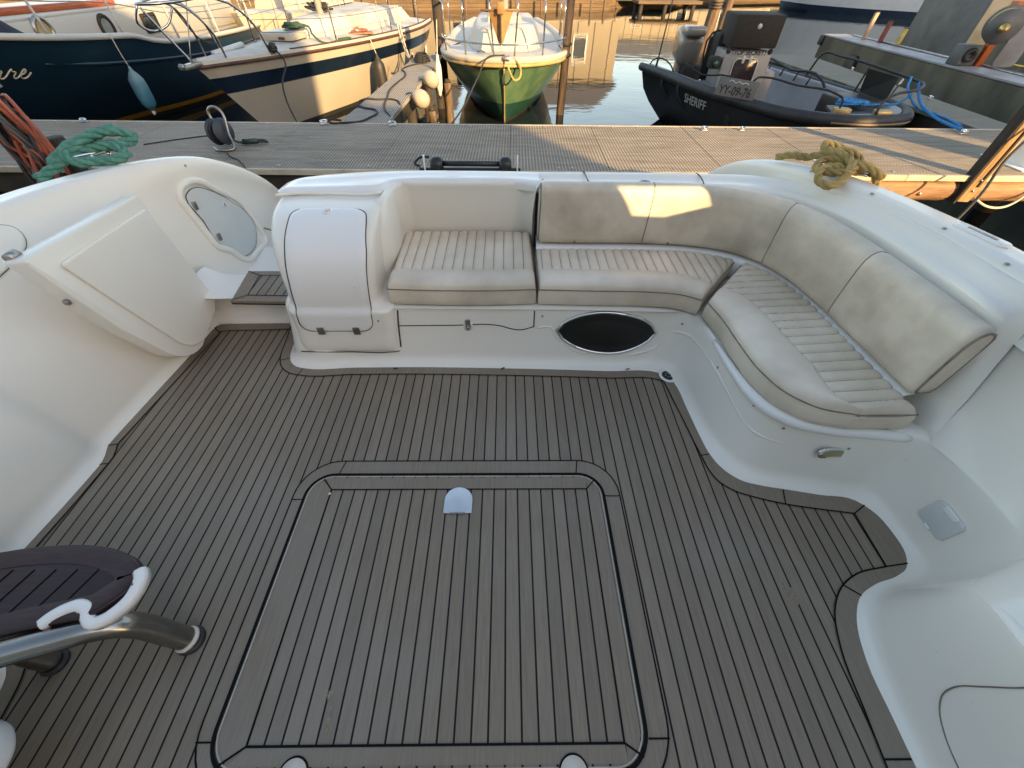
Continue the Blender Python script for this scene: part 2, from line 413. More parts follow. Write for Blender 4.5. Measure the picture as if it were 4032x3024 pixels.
mb = [fill([(hi0, hj1), (HX0+.07, HY1-.022), (HX1-.07, HY1-.022), (hi1, hj1)], .0078), fill([(hi0, hj0), (hi0, hj1), (HX0+.058, HY1-.034), (HX0+.022, HY1-.08), (HX0+.022, HY0+.08), (HX0+.055, HY0+.035)], .0078),
      fill([(hi1, hj1), (hi1, hj0), (HX1-.055, HY0+.035), (HX1-.022, HY0+.08), (HX1-.022, HY1-.08), (HX1-.058, HY1-.034)], .0078), fill([(hi0, hj0), (HX0+.07, HY0+.022), (HX1-.07, HY0+.022), (hi1, hj0)], .0078)]
obj('hatch_margin', join(*mb), M['teakm'], hatch, smooth=False)
hc = [ribbon([(hi0, hj0), (hi0, hj1)], .005, .0088), ribbon([(hi1, hj0), (hi1, hj1)], .005, .0088), ribbon([(hi0, hj1), (hi1, hj1)], .005, .0092), ribbon([(hi0, hj0), (hi1, hj0)], .0062, .0092),
      ribbon([(hi0, hj1), (hi0-.045, hj1+.05)], .005, .0096), ribbon([(hi1, hj1), (hi1+.04, hj1+.045)], .005, .0096), ribbon([(hi0, hj0), (hi0-.07, hj0-.045)], .0055, .0096), ribbon([(hi1, hj0), (hi1+.05, hj0-.03)], .0055, .0096)]
obj('caulking', join(*hc), M['caulk'], hatch, smooth=False)
for cx in (-.598, .183):
    h = obj('lifting_cap', lathe([(.038, .0), (.038, .0032), (.0001, .0032)], (cx, -.052, .0085), 28), M['hole'], hatch)
    obj('cap_ring', lathe([(.043, .0), (.043, .0022), (.0385, .0022)], (cx, -.052, .0084), 28), M['caulk'], hatch)
# D-shaped flush pull
lat = []
lx, ly, lr = -.2075, .765, .058
for k in range(17): a = R(180*k/16); lat.append((lx+lr*math.cos(a), ly+lr*math.sin(a)))
lat = lat+[(lx-lr, .708), (lx+lr, .708)]
lt = obj('hatch_pull', prism(lat[::-1], .008, .0125, .0012), M['lam'], hatch, sharp=40)
lt.data.materials[0] = mat('brushed_alloy', (.72, .75, .78), (.60, .63, .66), 9, .30, .6)
obj('hinge_bar', box((lx, .7085, .0125), (.062, .006, .004), .001), M['steelr'], lt)
obj('screw', lathe([(.006, 0), (.006, .002), (.0001, .002)], (-.755, .797, .008), 10), M['hole'], hatch)

# ------------------------------------------------------------------ moulded base: cove, seat base, alcove, wet-locker plinth
TOPP = [(1.19, -.9), (1.20, -.40), (1.215, -.05), (1.222, .05), (1.235, .17), (1.262, .262), (1.30, .316), (1.375, .356), (1.475, .372),
        (1.555, .405), (1.592, .47), (1.60, .57), (1.60, .70), (1.58, .83), (1.41, .885), (1.27, .915), (1.17, .94), (1.095, .98), (1.045, 1.035), (1.02, 1.10),
        (1.003, 1.17), (.985, 1.36), (.972, 1.52), (.955, 1.60), (.915, 1.635), (.58, 1.652), (.27, 1.662), (-.12, 1.672), (-.52, 1.672), (-.80, 1.665), (-1.075, 1.655),
        (-1.115, 1.665), (-1.15, 1.69), (-1.172, 1.73), (-1.182, 1.78), (-1.195, 1.86), (-1.21, 1.96)]
def lerp3(a, b, t): return a+(b-a)*t
rows = []
NC = len(FR)
def prof(i, z, k, out=0):
    a = Vector((FR[i][0], FR[i][1])); b = Vector(TOPP[i]); p = a.lerp(b, k); return Vector((p.x, p.y, z))
HT = [.46]*3+[.46, .44, .41, .36, .33, .33, .34, .345, .345, .34, .33]+[.315]*(NC-14)
rows.append([prof(i, -.004, -.02) for i in range(NC)])
rows.append([prof(i, .004, .04) for i in range(NC)])
rows.append([prof(i, .012, .18) for i in range(NC)])
rows.append([prof(i, .035, .40) for i in range(NC)])
rows.append([prof(i, .085, .55) for i in range(NC)])
rows.append([prof(i, HT[i]*.62, .80) for i in range(NC)])
rows.append([prof(i, HT[i]-.03, .95) for i in range(NC)])
rows.append([prof(i, HT[i], 1.03) for i in range(NC)])
rows.append([prof(i, HT[i]+.012, 1.15) for i in range(NC)])
rows.append([prof(i, HT[i]+.015, 1.5) for i in range(NC)])
def smoothgrid(rows, nu=5, nv=3):
    R1 = [cr(r, nu) for r in rows]; cols = list(zip(*R1)); C1 = [cr(c, nv) for c in cols]
    return [list(r) for r in zip(*C1)]
obj('seat_base', grid(smoothgrid(rows), flip=True), M['gel'], boat)
# ------------------------------------------------------------------ alcove walls up to the starboard gunwale
from mathutils.bvhtree import BVHTree
def bvh(o):
    o2 = o; vs = [v.co.copy() for v in o.data.vertices]; return BVHTree.FromPolygons(vs, [tuple(p.vertices) for p in o.data.polygons])
AL = []
for i in range(0, 14):
    p = Vector(TOPP[i]); h = HT[i]
    g = Vector((1.705, FR[i][1]+(.02 if i < 8 else .20*(i-7)/6)))
    if i >= 11: g.y = FR[i][1]+.20
    if i == 12: g.y = .96
    if i == 13: g.y = 1.03
    AL.append([(p.x, p.y, h-.002), (*p.lerp(g, .06), h+.012), (*p.lerp(g, .30), h+.085), (*p.lerp(g, .62), h+.25), (*p.lerp(g, .86), .76), (*p.lerp(g, .95), .815), (g.x-.004, g.y, .846)])
rows = [list(r) for r in zip(*AL)]
# make rows 7,8,9 of the base invisible to this wall by lying a touch above them
obj('alcove_wall', grid(smoothgrid(rows, 5, 4), flip=True), M['gel'], boat)

# gunwales: inner crest, flat top, outer edge and topsides, sweeping down into the aft wings
def gun(name, I, O, sgn, foot):
    rws = []
    r = [[], [], [], [], [], [], [], [], [], []]
    for (x, y, z), (ox, oy, oz), fx, fz in zip(I, O, foot[0], foot[1]):
        r[0].append((fx, y, fz)); r[1].append((x*.75+fx*.25, y, z-.09-.0*sgn)); r[2].append((x-sgn*.012, y, z-.022)); r[3].append((x-sgn*.004, y, z-.006)); r[4].append((x+sgn*.012, y, z+.004))
        r[5].append(((x+ox)/2, (y+oy)/2, z+.007)); r[6].append((ox-sgn*.016, oy, oz+.001)); r[7].append((ox, oy, oz-.016)); r[8].append((ox+sgn*.02, oy, oz*.55)); r[9].append((ox-sgn*.12, oy, -.60))
    return obj(name, grid(smoothgrid(r, 5, 3), flip=(sgn > 0)), M['gel'], boat)
Iy = [-.9, .0, .6, 1.1, 1.5, 1.80, 1.96, 2.1, 2.3, 2.5, 2.75, 3.0, 3.2]
Ix = [1.71, 1.71, 1.708, 1.697, 1.664, 1.60, 1.556, 1.51, 1.455, 1.43, 1.415, 1.41, 1.41]
Iz = [.85]*7+[.845, .815, .765, .665, .51, .33]
I = list(zip(Ix, Iy, Iz)); O = [(x+w_, y, z-.004) for (x, y, z), w_ in zip(I, [.20, .20, .20, .19, .18, .165, .145, .13, .11, .10, .09, .08, .07])]
foot = ([1.66, 1.66, 1.66, 1.66, 1.62, 1.55, 1.50, 1.46, 1.40, 1.38, 1.37, 1.37, 1.37], [.70]*6+[.68, .60, .3, .0, .0, .0, .0])
gun('gunwale', I, O, 1, foot)
Ly = [-.9, .0, .6, 1.1, 1.42, 1.67, 1.92, 2.12, 2.30, 2.46, 2.62, 2.80, 3.0, 3.2, 3.32]
Lx = [-2.19, -2.19, -2.18, -2.165, -2.145, -2.115, -2.06, -1.975, -1.90, -1.862, -1.848, -1.84, -1.83, -1.82, -1.82]
Lz = [.86, .85, .84, .83, .83, .825, .822, .815, .80, .772, .725, .645, .53, .37, .22]
LI = list(zip(Lx, Ly, Lz))
LO = [(x-w_, y, z-.006) for (x, y, z), w_ in zip(LI, [.19]*5+[.18, .17, .15, .13, .11, .10, .09, .08, .07, .06])]
LF = [-1.55, -1.57, -1.84, -1.857, -1.832, -1.812, -1.80, -1.795, -1.79, -1.785, -1.78, -1.78, -1.775, -1.77, -1.77]
rws = [[] for _ in range(15)]
cols = []
ys = [-.9, -.3, .08, .18, .255, .33, .40, .50, .587, .75, .90, .956, .995, 1.045, 1.10, 1.25, 1.42, 1.634, 1.86, 2.0, 2.12, 2.30, 2.46, 2.62, 2.80, 3.0, 3.2, 3.32]
fx_ = [-1.55, -1.55, -1.56, -1.585, -1.67, -1.745, -1.80, -1.862, -1.853, -1.836, -1.826, -1.825, -1.836, -1.856, -1.856, -1.845, -1.832, -1.815, -1.803, -1.80, -1.796, -1.79, -1.785, -1.78, -1.778, -1.775, -1.77, -1.77]
def interp(xs, vs, x):
    for k in range(len(xs)-1):
        if x <= xs[k+1]: t = (x-xs[k])/(xs[k+1]-xs[k]); return vs[k]+(vs[k+1]-vs[k])*max(t, 0)
    return vs[-1]
for y, fx in zip(ys, fx_):
    ix, iz = interp(Ly, Lx, y), interp(Ly, Lz, y); s = -1
    ox = ix-interp(Ly, [.19]*5+[.18, .17, .15, .13, .11, .10, .09, .08, .07, .06], y)
    b = [(fx+.006, y, -.004), (fx, y, .004), (fx-.014, y, .012), (fx-.030, y, .035), (fx-.040, y, .09)]
    m1 = fx-.055+(ix-fx+.055)*.16; m2 = fx-.055+(ix-fx+.055)*.62
    b += [(m1, y, max(.12, iz*.42)), (m2, y, max(.16, iz*.78)), (ix+.016, y, iz-.03), (ix+.006, y, iz-.008), (ix-.012, y, iz+.004), ((ix+ox)/2, y, iz+.008), (ox+.016, y, iz), (ox, y, iz-.018), (ox-.02, y, iz*.55), (ox+.12, y, -.6)]
    for k, p in enumerate(b): rws[k].append(p)
port = obj('side_coaming', grid(smoothgrid(rws, 4, 4), flip=False), M['gel'], boat)
# raised lid on the port coaming
def on(bv, p, d, off=0.):
    p, d = Vector(p), Vector(d).normalized(); h = bv.ray_cast(p, d)
    if h[0] is None: return p
    n = h[1] if h[1].dot(d) < 0 else -h[1]; return h[0]+n*off
B_port = bvh(port)
def patch(bv, poly, d, t0, t1, n=8, inner=.86):
    """raised panel that follows a surface: outline given as 3-D points, cast along d"""
    P = [Vector(p) for p in poly]; c = sum(P, Vector())/len(P); rings = []
    for k, t in ((1.0, t0), (1.0, t0+(t1-t0)*.7), (.985, t1), (inner, t1), (.5, t1), (.25, t1)):
        rings.append([on(bv, c+(p-c)*k, d, t) for p in P])
    vs, fs = grid(rings, closed_u=True); m = len(vs); vs.append(on(bv, c, d, t1)); L = len(P)
    for k in range(L): fs.append((m-L+k, m-L+(k+1) % L, m))
    return vs, fs
def fixn(o, d):
    """turn faces so they look against d on average"""
    me = o.data; s = sum((p.normal.dot(Vector(d))*p.area for p in me.polygons), 0)
    if s > 0: me.flip_normals()
    return o
lid = [(-1.5, y, z) for y, z in [(1.30, .72), (1.34, .675), (1.52, .685), (1.585, .70), (1.625, .735), (1.63, .765), (1.60, .79), (1.34, .79), (1.30, .77)]]
lp = cr([Vector(p) for p in lid], 3, True)
fixn(obj('coaming_locker_lid', patch(B_port, lp, (-1, 0, 0), -.004, .010), M['gel'], boat), (-1, 0, 0))
obj('lid_seam', tube([on(B_port, p, (-1, 0, 0), .002) for p in lp], .0035, 5, closed=True), M['seam'], boat)

# ------------------------------------------------------------------ transom: seat back, recess, deck and walkway
WB = [(1.585, 1.0), (1.575, 1.25), (1.555, 1.52), (1.51, 1.78), (1.42, 1.97), (1.27, 2.09), (1.05, 2.14), (.80, 2.150), (.50, 2.155), (.165, 2.16)]
WT = [(1.59, 1.0, .77), (1.585, 1.25, .775), (1.565, 1.52, .775), (1.52, 1.79, .765), (1.435, 1.99, .75), (1.28, 2.12, .738), (1.06, 2.17, .735), (.80, 2.18, .735), (.50, 2.185, .735), (.165, 2.19, .735)]
WG = [(1.700, 1.12, .843), (1.690, 1.30, .843), (1.655, 1.57, .843), (1.595, 1.83, .835), (1.50, 2.16, .78), (1.34, 2.35, .742), (1.08, 2.375, .738), (.80, 2.385, .738), (.50, 2.39, .738), (.165, 2.39, .738)]
rows = [[(x, y, .32) for x, y in WB], [(x, y, .40) for x, y in WB], [(x*.35+a*.65, y*.35+b*.65, z*.8) for (x, y), (a, b, z) in zip(WB, WT)],
        [(a, b, z-.012) for a, b, z in WT], [(a*.97+g[0]*.03, b*.97+g[1]*.03, z) for (a, b, z), g in zip(WT, WG)],
        [(a*.5+g[0]*.5, b*.5+g[1]*.5, z*.5+g[2]*.5-.008) for (a, b, z), g in zip(WT, WG)],
        [(a*.08+g[0]*.92, b*.08+g[1]*.92, z*.08+g[2]*.92+.002) for (a, b, z), g in zip(WT, WG)], [(g[0], g[1]+(.01 if i > 4 else 0), g[2]-.012) for i, g in enumerate(WG)],
        [(g[0], g[1]+(.03 if i > 4 else .0), g[2]-.15) for i, g in enumerate(WG)], [(g[0], g[1]+(.05 if i > 4 else .0), -.2) for i, g in enumerate(WG)]]
c0 = [(1.582, .832, .335), (1.598, .85, .36), (1.635, .90, .50), (1.668, .965, .70), (1.675, .975, .735), (1.690, 1.005, .80), (1.702, 1.028, .844), (1.706, 1.03, .838), (1.706, 1.03, .70), (1.706, 1.03, -.2)]
for r_, c_q in zip(rows, c0): r_.insert(0, c_q)
obj('seat_surround', grid(smoothgrid(rows, 6, 3), flip=True), M['gel'], boat)
# seat pan
obj('seat_pan', fill([(-.60, 1.66), (.27, 1.652), (.92, 1.63), (.985, 1.50), (1.01, 1.12), (1.06, 1.0), (1.17, .93), (1.62, .87), (1.62, 2.2), (-.60, 2.34)], .329), M['gel'], boat, smooth=False)
# recess behind the single seat: back wall, side cheeks, deck strip
def q4(a, b, c, d, n=1): return ([a, b, c, d], [(0, 1, 2, 3)])
rec = [[(.167, 2.195, .737), (.150, 2.15, .730), (.143, 2.135, .70), (.140, 2.14, .33)],
       [(.167, 2.20, .739), (.152, 2.19, .731), (.147, 2.20, .69), (.142, 2.27, .33)],
       [(.160, 2.225, .740), (.140, 2.223, .732), (.125, 2.228, .69), (.122, 2.295, .33)],
       [(.02, 2.235, .741), (.02, 2.228, .733), (.02, 2.232, .69), (.02, 2.30, .33)],
       [(-.25, 2.24, .741), (-.25, 2.23, .733), (-.25, 2.234, .69), (-.25, 2.302, .33)],
       [(-.50, 2.238, .741), (-.50, 2.228, .733), (-.50, 2.232, .69), (-.50, 2.30, .33)],
       [(-.600, 2.225, .740), (-.580, 2.222, .732), (-.567, 2.228, .69), (-.585, 2.295, .33)],
       [(-.625, 2.19, .739), (-.598, 2.18, .731), (-.590, 2.19, .69), (-.603, 2.27, .33)],
       [(-.635, 2.12, .738), (-.612, 2.10, .730), (-.600, 2.09, .70), (-.612, 2.10, .33)],
       [(-.645, 2.02, .737), (-.625, 2.00, .728), (-.615, 1.98, .70), (-.625, 1.95, .33)],
       [(-.72, 2.0, .70), (-.72, 1.95, .69), (-.72, 1.88, .66), (-.72, 1.80, .33)]]
obj('seat_recess', grid([list(c) for c in zip(*[cr(list(c), 3) for c in zip(*rec)])] if False else smoothgrid([list(c) for c in zip(*rec)], 4, 4), flip=True), M['gel'], boat)
tb = []
for xs, y0, y1 in (((.167, -.25, -.625), 2.2, 2.39),):
    pass
deck = [[(.170, 2.19, .70), (.02, 2.236, .70), (-.25, 2.241, .70), (-.50, 2.239, .70), (-.605, 2.217, .70), (-.645, 2.11, .69), (-.80, 2.105, .69), (-1.05, 2.095, .69), (-1.15, 2.085, .69), (-1.165, 2.10, .67)],
        [(.170, 2.19, .7385), (.02, 2.234, .7405), (-.25, 2.239, .7405), (-.50, 2.237, .7405), (-.605, 2.215, .7395), (-.645, 2.10, .7375), (-.80, 2.095, .7365), (-1.05, 2.085, .7365), (-1.15, 2.075, .736), (-1.17, 2.085, .73)],
        [(.170, 2.28, .7415), (.02, 2.30, .7425), (-.25, 2.305, .7425), (-.50, 2.30, .7425), (-.62, 2.28, .7425), (-.72, 2.24, .7415), (-.85, 2.21, .741), (-1.05, 2.19, .741), (-1.165, 2.17, .738), (-1.185, 2.17, .73)],
        [(.170, 2.375, .740), (.02, 2.38, .741), (-.25, 2.385, .741), (-.50, 2.385, .741), (-.62, 2.382, .740), (-.74, 2.372, .740), (-.88, 2.35, .739), (-1.04, 2.31, .738), (-1.14, 2.265, .736), (-1.18, 2.245, .727)],
        [(.170, 2.395, .732), (.02, 2.40, .733), (-.25, 2.405, .733), (-.50, 2.405, .733), (-.62, 2.402, .732), (-.74, 2.392, .732), (-.88, 2.37, .731), (-1.05, 2.33, .730), (-1.16, 2.285, .725), (-1.20, 2.255, .715)],
        [(.170, 2.42, .60), (.02, 2.42, .60), (-.25, 2.425, .60), (-.50, 2.425, .60), (-.62, 2.42, .60), (-.74, 2.41, .60), (-.88, 2.39, .60), (-1.06, 2.35, .60), (-1.18, 2.30, .60), (-1.215, 2.26, .60)],
        [(.170, 2.45, -.2), (.02, 2.45, -.2), (-.25, 2.45, -.2), (-.50, 2.45, -.2), (-.62, 2.45, -.2), (-.74, 2.44, -.2), (-.88, 2.42, -.2), (-1.06, 2.39, -.2), (-1.18, 2.34, -.2), (-1.22, 2.30, -.2)]]
obj('transom_deck', grid(smoothgrid(deck, 4, 3), flip=True), M['gelw'], boat)
B_deck = None
# joint across the deck by the cushion end, and the round deck fitting
obj('deck_joint', tube([(.452, 2.19, .744), (.435, 2.22, .7445), (.428, 2.30, .745), (.425, 2.37, .744), (.424, 2.392, .735)], .003, 6, 3), M['seam'], boat)
obj('deck_joint', tube([(1.04, 2.18, .743), (1.055, 2.25, .743), (1.062, 2.34, .742), (1.065, 2.38, .735)], .003, 6, 3), M['seam'], boat)
ft = obj('deck_filler', lathe([(.026, 0), (.034, .001), (.036, .004), (.028, .006), (.024, .003), (.0001, .003)], (.737, 2.225, .737), 28), M['steel'], boat)
obj('filler_slot', box((.737, 2.225, .7425), (.026, .006, .003), .001), M['black'], ft)
for x, y in ((-.639, 2.25), (-.648, 2.137), (.189, 2.255)): screw((x, y, .741), (0, 0, 1), boat)

# ------------------------------------------------------------------ moulded locker unit on the port side of the seat
# (z, front y, left x, right x, back y, corner radius)
SL = [(.085, 1.606, -1.135, -.600, 1.95, .06), (.10, 1.603, -1.142, -.592, 1.95, .07), (.20, 1.612, -1.135, -.588, 1.97, .075), (.30, 1.616, -1.132, -.586, 2.0, .075), (.328, 1.618, -1.134, -.586, 2.0, .075),
      (.342, 1.625, -1.125, -.615, 2.0, .075), (.352, 1.632, -1.115, -.655, 2.02, .08), (.40, 1.634, -1.112, -.662, 2.18, .085), (.50, 1.648, -1.112, -.652, 2.20, .09), (.585, 1.680, -1.122, -.642, 2.20, .10), (.645, 1.730, -1.135, -.635, 2.21, .11),
      (.688, 1.80, -1.145, -.630, 2.21, .12), (.712, 1.87, -1.148, -.628, 2.21, .12), (.722, 1.94, -1.138, -.635, 2.21, .12), (.724, 2.0, -1.10, -.66, 2.21, .10)]
def uslice(z, fy, xl, xr, by, r, n=6):
    p = [(xl-.015, by, z), (xl-.005, (by+fy)/2, z)]
    for k in range(n+1): a = R(180+90*k/n); p.append((xl+r+r*math.cos(a), fy+r+r*math.sin(a), z))
    for k in range(1, 5): p.append((xl+r+(xr-xl-2*r)*k/5, fy, z))
    for k in range(n+1): a = R(270+90*k/n); p.append((xr-r+r*math.cos(a), fy+r+r*math.sin(a), z))
    p += [(xr+.005, (by+fy)/2, z), (xr+.02, by, z)]
    return p
su = [uslice(*s) for s in SL]
cols = [cr(c, 3) for c in zip(*su)]; rows = [list(r) for r in zip(*cols)]
# the underside return of the unit
rows.insert(0, [(p.x*.985-.012, p.y+.05, .080) for p in rows[0]])
top_c = [Vector((p.x*.6+(-.88)*.4, min(p.y+.10, 2.18) if p.y < 2.15 else p.y, .7245)) for p in rows[-1]]
rows.append(top_c)
unit = obj('locker_unit', grid(rows, flip=False), M['gel'], boat)
fixn(unit, (0, 1, -.5))
B_unit = bvh(unit)
# curved lid of the locker: profile rows (z, y guess, xl, xr)
DR = [(.222, -1.075, -.706), (.30, -1.066, -.700), (.40, -1.055, -.689), (.50, -1.040, -.672), (.58, -1.033, -.664), (.64, -1.030, -.662), (.685, -1.035, -.668), (.715, -1.045, -.690), (.735, -1.05, -.70)]
def doorpts(grow, off, n=36):
    rws = []
    # path along the profile: cast from in front and above
    for i in range(n+1):
        t = i/n; a = R(-4+74*t**1.25)
        # arc length parametrisation along the profile: sample direction
        zz = .215-grow*.0+t*(.0)
        rws.append((t, a))
    return rws
# sample the unit's centre-line profile by arc length
prf = []
for k in range(200):
    z = .05+.80*k/199; h = B_unit.ray_cast(Vector((-.86, 1.2, z+.20)), Vector((0, 1, -.42)).normalized())
    if h[0] is not None and h[0].z > .10 and h[0].y < 2.02: prf.append(h[0])
prf = sorted(prf, key=lambda p: p.z*1.0+p.y*1.0)
al = [0]
for a, b in zip(prf, prf[1:]): al.append(al[-1]+(b-a).length)
def at_len(s):
    for k in range(len(al)-1):
        if s <= al[k+1]: t = (s-al[k])/max(al[k+1]-al[k], 1e-9); return prf[k].lerp(prf[k+1], t)
    return prf[-1]
def s_of(fn):
    return al[min(range(len(prf)), key=lambda k: fn(prf[k]))]
S0 = s_of(lambda p: abs(p.z-.222)); S1 = s_of(lambda p: abs(p.y-1.93)+(1 if p.z < .6 else 0))
def lidmesh(grow, lift, n=44, m=18, rc=.055):
    rws = []; s0, s1 = S0-grow, S1+grow
    for i in range(n+1):
        t = i/n; t = .5-.5*math.cos(math.pi*t); s = s0+(s1-s0)*t; c = at_len(s)
        nx = at_len(min(s+.01, al[-1]))-at_len(max(s-.01, 0)); nrm = Vector((0, -nx.z, nx.y)).normalized()
        if nrm.y > 0 and nrm.z < 0: nrm = -nrm
        u = (s-S0)/(S1-S0)
        xl = interp([-.1, 0, .4, .62, .85, 1.1], [-1.078, -1.077, -1.047, -1.036, -1.036, -1.04], u)-grow; xr = interp([-.1, 0, .4, .62, .85, 1.1], [-.706, -.705, -.678, -.662, -.672, -.70], u)+grow
        e = 0; r = rc+grow; dd = min(s-s0, s1-s)
        if dd < r: e = r-math.sqrt(max(r*r-(r-dd)**2, 0))
        row = []
        for j in range(m+1):
            q = j/m; x = xl+e+(xr-xl-2*e)*q; edge = min(dd, (x-xl-e), (xr-e-x)); f = 1 if edge > .004 else .0 if edge < 1e-5 else .7
            row.append(c+Vector((x-c.x, 0, 0))+nrm*(lift*f-.001*(1-f)))
        rws.append(row)
    return grid(rws)
LM = lidmesh(.003, .003); nu_ = 19; nr_ = len(LM[0])//nu_
ids = [i for i in range(nu_)]+[k*nu_+nu_-1 for k in range(1, nr_)]+[(nr_-1)*nu_+i for i in range(nu_-2, -1, -1)]+[k*nu_ for k in range(nr_-2, 0, -1)]
obj('lid_seam', tube([LM[0][i] for i in ids], .0026, 6, closed=True), M['seam'], boat)
ld = obj('locker_lid', lidmesh(0, .0065), M['gelw'], boat); fixn(ld, (0, 1, -.6))
def unitpt(x, s, off=0):
    c = at_len(s); nx = at_len(s+.01)-at_len(s-.01); n = Vector((0, -nx.z, nx.y)).normalized()
    if n.z < 0: n = -n
    return Vector((x, c.y, c.z))+n*off, n
p, n = unitpt(-.865, S1-.03, .007); kn = obj('lid_latch', lathe([(.022, 0), (.022, .003), (.015, .005), (.012, .002), (.0001, .002)], p, 24, n), M['gelw'], ld)
obj('latch_button', lathe([(.011, 0), (.011, .004), (.0001, .0045)], p+n*.001, 18, n), M['hole'], kn)
for x in (-.975, -.790):
    p, n = unitpt(x, S0+.004, .007); f = frame(p, (1, 0, 0), n)
    obj('hinge', prism(rrect(-.0175, -.022, .0175, .022, .003, 2), 0, .004, .001, frame=f), M['steelr'], ld, sharp=40)
for s in (S0+.235, S0+.255):
    p, n = unitpt(-.735, s, .0065); obj('plug', lathe([(.0055, 0), (.0055, .0015), (.0001, .002)], p, 12, n), M['gel'], ld)
# recessed groove round the raised front and the upright lip of the deck behind it
obj('moulding_lip', tube([(-1.165, 2.045, .738), (-1.12, 2.062, .7375), (-.88, 2.068, .7375), (-.68, 2.068, .7375), (-.64, 2.08, .738)], .007, 8, 4), M['gel'], boat)
gr = [(-1.128, 1.60, .088), (-1.05, 1.602, .082), (-.86, 1.602, .082), (-.62, 1.602, .083), (-.592, 1.604, .088)]
obj('unit_seam', tube(gr, .003, 6, 3), M['seam'], boat)
p = on(B_unit, (-.665, 1.3, .285), (0, 1, 0), .001); screw(p, (0, -1, .1), boat)
screw((-1.166, 2.02, .66), (-.9, -.6, .2), boat, .008)
# lower seat front: base mesh seams found on the surface
base = bpy.data.objects['seat_base']; B_base = bvh(base)
def seam_on(pts, d, r=.0028, bv=None, m='seam', name='panel_seam', off=.0004, n=6):
    P = cr(pts, n); q = [on(bv or B_base, p, d, off) for p in P]
    return obj(name, tube(q, r, 6), M[m], boat)
seam_on([(-.588, 1.2, .10), (-.583, 1.2, .20), (-.572, 1.2, .31)], (0, 1, 0), .0045)
seam_on([(-.583, 1.2, .222), (-.3, 1.2, .224), (-.04, 1.2, .224), (.03, 1.2, .205), (.06, 1.2, .202), (.138, 1.2, .222)], (0, 1, 0), .003)
seam_on([(.137, 1.2, .222), (.138, 1.2, .31)], (0, 1, 0), .0035)
p = on(B_base, (-.212, 1.2, .232), (0, 1, 0), .0); f = frame(p, (1, 0, 0), (0, -1, .08))
lt = obj('toggle_latch', prism(rrect(-.024, -.038, .024, .012, .004, 2), 0, .005, .001, frame=f), M['gelw'], boat, sharp=40)
obj('latch_plate', prism(rrect(-.013, -.018, .013, .030, .003, 2), .004, .010, .001, frame=f), M['steelr'], lt, sharp=40)
obj('latch_lever', prism(rrect(-.010, -.030, .010, .002, .003, 2), .010, .017, .002, frame=f), M['steelr'], lt, sharp=40)
obj('latch_hook', lathe([(.009, 0), (.009, .01), (.004, .012)], f @ Vector((0, -.012, .012)), 12, (0, -1, 0)), M['steelr'], lt)
# swelling of the moulding under the cushion corner
pv = on(B_base, (.05, 1.2, .222), (0, 1, 0), 0)
for x, z in ((.18, .283), (.91, .262)): 
    p = on(B_base, (x, 1.2, z), (0, 1, 0), .001); screw(p, (0, -1, .1), boat)
for x, y, z, dx, dy in ((.6, 1.30, .26, 1, 0), (.7, .80, .285, .8, .6), (1.0, .55, .262, .3, 1), (1.37, .5, .222, 0, 1)):
    h = B_base.ray_cast(Vector((x, y, z)), Vector((dx, dy, 0)).normalized())
    if h[0]: screw(h[0]+Vector((-dx, -dy, 0))*.001, (-dx, -dy, .2), boat)
# eye-shaped opening with a bright rim
def lens(cx, cz, a, h, n=14, tilt=-.0):
    out = []
    for k in range(n): t = k/n; out.append((cx-a+2*a*t, cz+h*(1-(2*t-1)**2)**.62))
    for k in range(n): t = k/n; out.append((cx+a-2*a*t, cz-h*(1-(2*t-1)**2)**.62*1.05))
    return [(x, z+tilt*(x-cx)) for x, z in out]
LC = (.528, .197)
lz = lens(*LC, .262, .108, 18, -.03)
def onb(l, off): return [on(B_base, (x, 1.2, z), (0, 1, 0), off) for x, z in l]
rimw = obj('port_rim', tube(onb(lens(*LC, .266, .112, 18, -.03), .002), .0085, 8, closed=True), M['chrome'], boat)
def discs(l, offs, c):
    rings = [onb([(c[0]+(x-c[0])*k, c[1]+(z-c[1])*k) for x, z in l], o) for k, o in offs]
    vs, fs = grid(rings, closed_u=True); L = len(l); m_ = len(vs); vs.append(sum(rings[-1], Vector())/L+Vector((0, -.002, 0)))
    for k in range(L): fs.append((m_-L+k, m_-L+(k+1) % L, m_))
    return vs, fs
gl = obj('port_opening', discs(lz, [(1.0, .006), (.93, .004), (.88, .006), (.85, .005), (.6, .009), (.3, .012)], LC), mat('recess_shade_black', (.004, .004, .004), rough=.42), boat); fixn(gl, (0, 1, 0))  # black sheet on the surface stands in for the shaded inside of the recess
obj('inner_ring', tube(onb(lens(LC[0], LC[1]-.006, .225, .082, 18, -.03), .003), .002, 6, closed=True), M['steelr'], gl)
# soft pressed edge round the opening
ridge = [(.13, 1.2, .205), (.24, 1.2, .165), (.30, 1.2, .10), (.42, 1.2, .062), (.54, 1.2, .052), (.66, 1.2, .062), (.80, 1.2, .145), (.87, 1.2, .19)]
# courtesy light
h = B_base.ray_cast(Vector((1.32, .40, .19)), Vector((0, 1, 0)))
if h[0]:
    f = frame(h[0], (1, .03, 0), h[1] if h[1].y < 0 else -h[1])
    cl = obj('courtesy_light', prism(rrect(-.060, -.027, .060, .027, .026, 6), 0, .010, .004, frame=f), M['chrome'], boat, sharp=60)
    obj('lens', prism(rrect(-.043, -.016, .043, .016, .015, 6), .009, .012, .001, frame=f), mat('amber_lens', (.28, .24, .12), rough=.3), cl, sharp=60)
